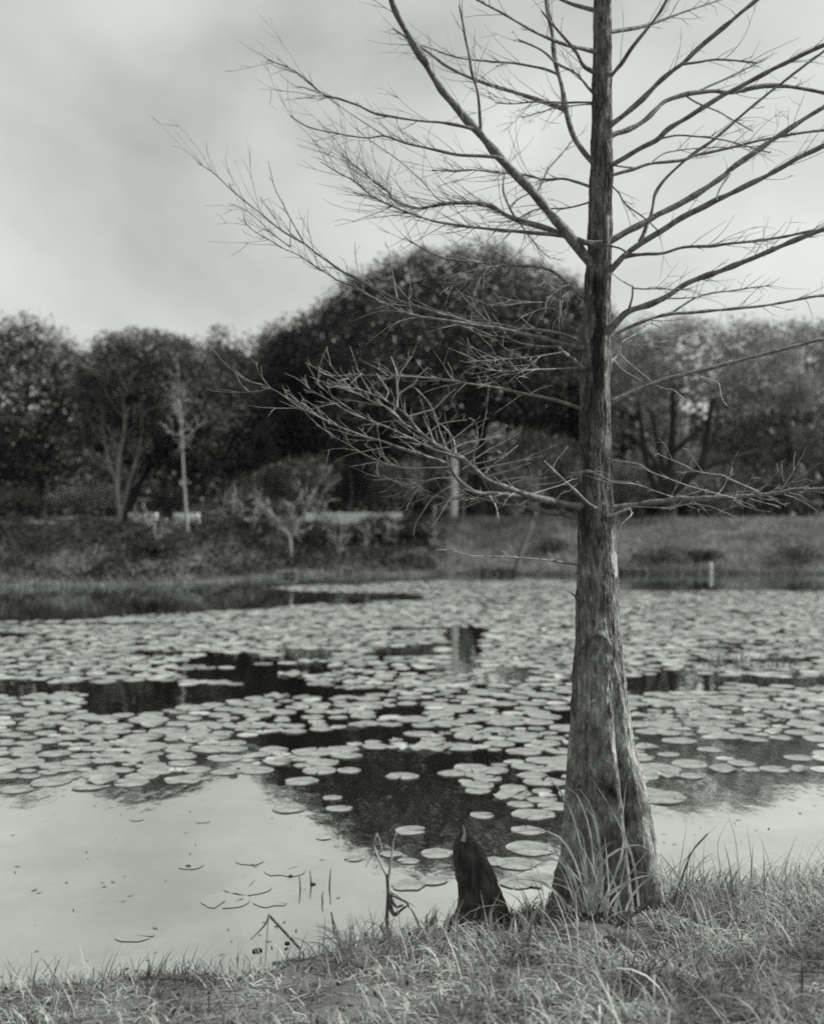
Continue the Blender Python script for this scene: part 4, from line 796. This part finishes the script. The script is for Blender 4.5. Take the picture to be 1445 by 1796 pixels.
# ---------------------------------------------------------------- lily pads
def pad_verts(rg, r, edge=None, k=22):
    """round notched leaf with a lifted wavy rim, local coordinates"""
    a0 = rg.uniform(0, 2 * np.pi); notch = rg.choice([.03, .07, .16], p=[.4, .35, .25]); a = a0 + np.linspace(notch, 2 * np.pi - notch, k)
    rr = r * (1 + .05 * np.sin(a * 2 + rg.uniform(0, 6)) + .03 * np.sin(a * 5 + rg.uniform(0, 6)) + .02 * rg.normal(size=k))
    if rg.random() < .3: c_ = rg.integers(2, k - 3); rr[c_:c_ + 2] *= rg.uniform(.7, .9)   # a bite out of the rim
    lift = (edge if edge is not None else rg.choice([.002, .007, .03], p=[.62, .3, .08])) * min(1, r / .16)
    wob = lift * (.5 + .5 * np.sin(a * rg.integers(2, 6) + rg.uniform(0, 6))) + .001
    tx, ty = rg.normal(size=2) * .012
    out = np.stack([np.cos(a) * rr, np.sin(a) * rr, wob], -1); mid = np.stack([np.cos(a) * rr * .8, np.sin(a) * rr * .8, wob * .25], -1)
    v = np.vstack([[[0, 0, 0]], mid, out]); v[:, 2] += v[:, 0] * tx + v[:, 1] * ty + .004
    v[:, 2] = np.maximum(v[:, 2], .003)
    i = np.arange(k - 1); q = np.stack([1 + i, 1 + k + i, 2 + k + i, 2 + i], -1); t = np.stack([np.zeros(k - 1, int), 1 + i, 2 + i], -1)
    return v, q, t
def wpt(x, y): Y = EYE * F / (y - CY); return ((x - CX) * Y / F, Y)
OPEN = [[(150,1028),(420,1024),(520,1036),(745,1044),(745,1052),(560,1058),(470,1068),(240,1080),(150,1086)], [(150,1214),(290,1207),(440,1210),(450,1220),(390,1234),(310,1240),(250,1250),(150,1262)],
        [(478,1140),(600,1138),(590,1156),(480,1160)], [(640,1138),(776,1128),(776,1150),(650,1156)], [(850,1172),(940,1170),(935,1184),(890,1200),(850,1204)], [(415,1292),(560,1282),(720,1268),(760,1276),(700,1296),(560,1312),(430,1318)],
        [(1140,1180),(1232,1176),(1230,1192),(1150,1196)], [(1115,1290),(1300,1298),(1445,1300),(1445,1345),(1130,1338)], [(640,1312),(860,1318),(900,1340),(760,1350),(640,1336)], [(560,1052),(640,1050),(650,1060),(570,1062)], [(776,1104),(850,1100),(852,1168),(815,1176),(778,1174)]]
def inside(poly, x, y):
    c = False; j = len(poly) - 1
    for i in range(len(poly)):
        (xi, yi), (xj, yj) = poly[i], poly[j]
        if (yi > y) != (yj > y) and x < (xj - xi) * (y - yi) / (yj - yi) + xi: c = not c
        j = i
    return c
LIM = np.array([(-200, 1350), (0, 1362), (200, 1374), (320, 1372), (430, 1352), (480, 1340), (560, 1350), (640, 1312), (760, 1330), (820, 1395), (880, 1400), (1000, 1420), (1120, 1410), (1140, 1365), (1300, 1352), (1600, 1360)], float)
HORZ = np.array([(-200, 1096), (150, 1088), (240, 1078), (520, 1050), (740, 1042), (1000, 1038), (1600, 1036)], float)
BAND = [(390,1037),(520,1028),(740,1019),(900,1016),(1015,1020),(1015,1036),(740,1040),(560,1041)]
rg = np.random.default_rng(123); pads = []
EXPL = [(528,1371,60),(705,1362,58),(595,1419,46),(583,1400,36),(507,1419,60),(720,1458,56),(716,1511,36),(766,1498,58),(716,1553,62),(686,1499,38),(568,1470,26),(620,1506,34),(795,1357,54),(815,1371,26),(866,1352,52),(900,1383,50),(932,1361,52),(838,1388,44),(912,1412,48),(950,1404,52),(935,1430,74),(925,1458,58),(845,1431,44),(930,1489,88),(905,1516,72),(868,1512,50),(945,1545,80),(905,1550,60),(800,1497,30),(760,1545,50),
        (1150,1350,88),(1210,1362,48),(1135,1312,44),(1172,1324,40),(1270,1331,30),(1245,1316,44),(1190,1300,60),(1300,1340,50),(1360,1350,54),(1400,1330,50),(230,1373,66),(322,1369,70),(275,1352,70),(160,1380,64),(90,1372,70),(30,1385,60),(450,1352,60),(560,1352,62),(395,1355,50),(612,1352,44),(1160,1400,90),(1140,1390,60)]
for x, y, wd in EXPL: X, Y = wpt(x, y); pads.append((X, Y, wd * .5 * Y / F))
near_n = len(pads)
cell = {}
def near_ok(X, Y, r, f):
    k = (int(X / .4), int(Y / .4))
    for a in (-1, 0, 1):
        for b in (-1, 0, 1):
            for (x2, y2, r2) in cell.get((k[0] + a, k[1] + b), ()):
                if (X - x2) ** 2 + (Y - y2) ** 2 < (f * (r + r2)) ** 2: return False
    return True
for p_ in pads: cell.setdefault((int(p_[0] / .4), int(p_[1] / .4)), []).append(p_)
tries = 0
while tries < 90000 and len(pads) < 6000:
    tries += 1
    Y = 7.5 + (34.5 - 7.5) * rg.random(); X = rg.uniform(-.42, .42) * Y; x = CX + X * F / Y; y = CY + EYE * F / Y
    lim = np.interp(x, LIM[:, 0], LIM[:, 1]); hz = np.interp(x, HORZ[:, 0], HORZ[:, 1])
    if y > lim: continue
    if y < hz and not inside(BAND, x, y): continue
    if any(inside(q, x, y) for q in OPEN): continue
    dn = .8 * vnoise(np.array(X * .6 + 60), np.array(Y * .62 + 60), seed=61) + .75 * vnoise(np.array(X * 1.25 + 60), np.array(Y * 1.7 + 60), seed=62)
    if dn < -.33 - .06 * sstep(11, 20, Y): continue
    if Y > 9.5 and vnoise(np.array(X * .42 + 160), np.array(Y * 1.15 + 160), seed=63) + .35 * vnoise(np.array(X * 1.6 + 160), np.array(Y * 2.4 + 160), seed=64) > .33: continue
    r = .14 * rg.choice([rg.uniform(.4, .7), rg.uniform(.75, 1.05), rg.uniform(1.0, 1.35)], p=[.25, .5, .25])
    if not near_ok(X, Y, r, rg.choice([.68, .88, 1.04], p=[.15, .3, .55]) - .1 * float(sstep(14, 24, Y))): continue
    pads.append((X, Y, r)); cell.setdefault((int(X / .4), int(Y / .4)), []).append((X, Y, r))
# the 290 that show largest become things of their own, the rest one mass
vis = sorted(range(len(pads)), key=lambda i: -(pads[i][2] / pads[i][1]) ** 2 * (2.0 / pads[i][1]) * (1 if abs(pads[i][0] / pads[i][1]) < .345 else .01))
own = set(vis[:290])
WHERE = {1: 'lone pale lily pad in the dark reflection, nearest mid water', 0: 'pale lily pad at the notch where bright water meets the mat', 2: 'pale lily pad in the dark reflection above the dead stalk', 3: 'small pale lily pad just above another in the dark reflection', 4: 'pale lily pad at the left rim of the dark reflection', 5: 'pale lily pad in the dark water between dead stalk and knee', 6: 'small pale lily pad right beside the dead stalk blade', 7: 'pale lily pad just left of the knee tip', 8: 'broad lily pad at the bright water edge left of the knee', 23: 'broad lily pad between the knee and the trunk, upper', 24: 'lily pad touching the right side of the knee', 26: 'broad lily pad low between the knee and the trunk', 30: 'broad lily pad right of the trunk at the mat edge', 31: 'oval lily pad standing off right of the trunk', 50: 'broad lily pad close behind the right flank of the trunk'}
far = MB(); SAME = {}
for i, (X, Y, r) in enumerate(pads):
    v, q, t = pad_verts(rg, r)
    if i in own:
        mb = MB(); mb.add(v, q, t); o = mb.build('lily_pad', M['pad']); o.location = (X, Y, 0.0)
        if i in WHERE: tag(o, WHERE[i], 'lily pad', 'lily pads on the near water')
        else:
            x = CX + X * F / Y; y = CY + EYE * F / Y; sz = 'broad' if r > .155 else 'small' if r < .105 else 'mid-sized'; zz = v[:, 2].max(); ed = 'curled' if zz > .02 else 'wavy' if zz > .0085 else 'flat'
            zx = 'behind the knee' if 760 < x < 900 else 'just left of the trunk' if 900 <= x < 1060 else 'just right of the trunk' if 1060 <= x < 1200 else 'near the right edge' if x >= 1200 else 'above the dead stalk' if x > 600 else 'above the bent reed' if x > 420 else 'near the left edge' if x < 220 else 'over the bright water'
            zy = 'front rows' if y > 1330 else 'second rows' if y > 1280 else 'middle rows'
            tag(o, f'{sz} {ed} lily pad, {zy} {zx}', 'lily pad', f'lily pads, {zy}, {zx}'); SAME.setdefault(o['label'], []).append((x, o))
    else: far.add(v + np.array([X, Y, 0]), q, t)
ORD = 'leftmost|second from left|third from left|fourth from left|fifth from left|sixth from left|seventh from left|eighth from left|ninth from left|tenth from left|eleventh from left|twelfth from left'.split('|')
for lab, ls in SAME.items():
    if len(ls) < 2: continue
    ls.sort(key=lambda q: q[0])
    for k, (x, o) in enumerate(ls): o['label'] = lab + ', ' + ('rightmost' if k == len(ls) - 1 else ORD[k] if k < len(ORD) else 'toward the right') + (' of these' if k < len(ORD) else '')
tag(far.build('lily_pad_mat', M['pad']), 'distant mat of lily pads covering the pond', kind='stuff')
for k, (x, y, wd, lab) in enumerate([(336, 1518, 46, 'faint sunken pad with a curled leaf in the bright water'), (396, 1580, 84, 'broad faint sunken pad in the bright water'), (436, 1556, 88, 'long faint sunken pad touching the broad one'), (500, 1527, 74, 'faint sunken pad toward the dark reflection'), (438, 1510, 50, 'thin faint sunken pad above the long one'), (236, 1641, 66, 'faint sunken pad near the lower left corner'), (474, 1582, 60, 'faint sunken pad above the bent reed'), (240, 1437, 26, 'small faint sunken pad at the left under the mat'), (356, 1441, 24, 'small faint sunken pad at mid bright water')]):
    X, Y = wpt(x, y); v, q, t = pad_verts(np.random.default_rng(900 + k), wd * .5 * Y / F, .001); v[:, 2] = .003
    mb = MB(); mb.add(v, q, t); o = mb.build('sunken_pad', M['wet_pad']); o.location = (X, Y, 0); tag(o, lab, 'lily pad', 'sunken pads')

# bits afloat and thin stems standing in the shallows
db = MB(); rg = np.random.default_rng(950)
for _ in range(150):
    x = rg.uniform(20, 1440); y = rg.uniform(1400, 1690) if x < 760 else rg.uniform(1400, 1580); X, Y = wpt(x, y)
    if Y < float(shore_near(np.array(X))) + .03: continue
    a = rg.uniform(0, 6.3); L_ = rg.uniform(.004, .03); d = np.array([math.cos(a), math.sin(a), 0]); s_ = np.array([-d[1], d[0], 0]); wv_ = rg.uniform(.002, .007); c = np.array([X, Y, .003])
    db.add([c - d * L_, c + s_ * wv_, c + d * L_, c - s_ * wv_ + [0, 0, .002]], [[0, 1, 2, 3]])
tag(db.build('floating_debris', M['clod'], smooth=False), 'small dark bits afloat on the near water', kind='stuff')
for k, (pts, lab) in enumerate([([(546,1552),(545,1540),(544,1528)], 'tiny stem standing in the bright water beside a dead leaf'), ([(578,1556),(579,1538),(580,1524)], 'thin stem standing in the bright water near the dark reflection'), ([(566,1582),(565,1572),(567,1564)], 'short stem standing in the water above the upright stick'), ([(527,1560),(526,1545),(525,1535)], 'faint thin stem standing left of the tiny stem')]):
    Y = EYE * F / (pts[0][1] - CY); o = tube_px(pts, 3, 1.5, Y, 'water_stem', M['stalk'], None); tag(o, lab, 'stem', 'stems in the shallows')
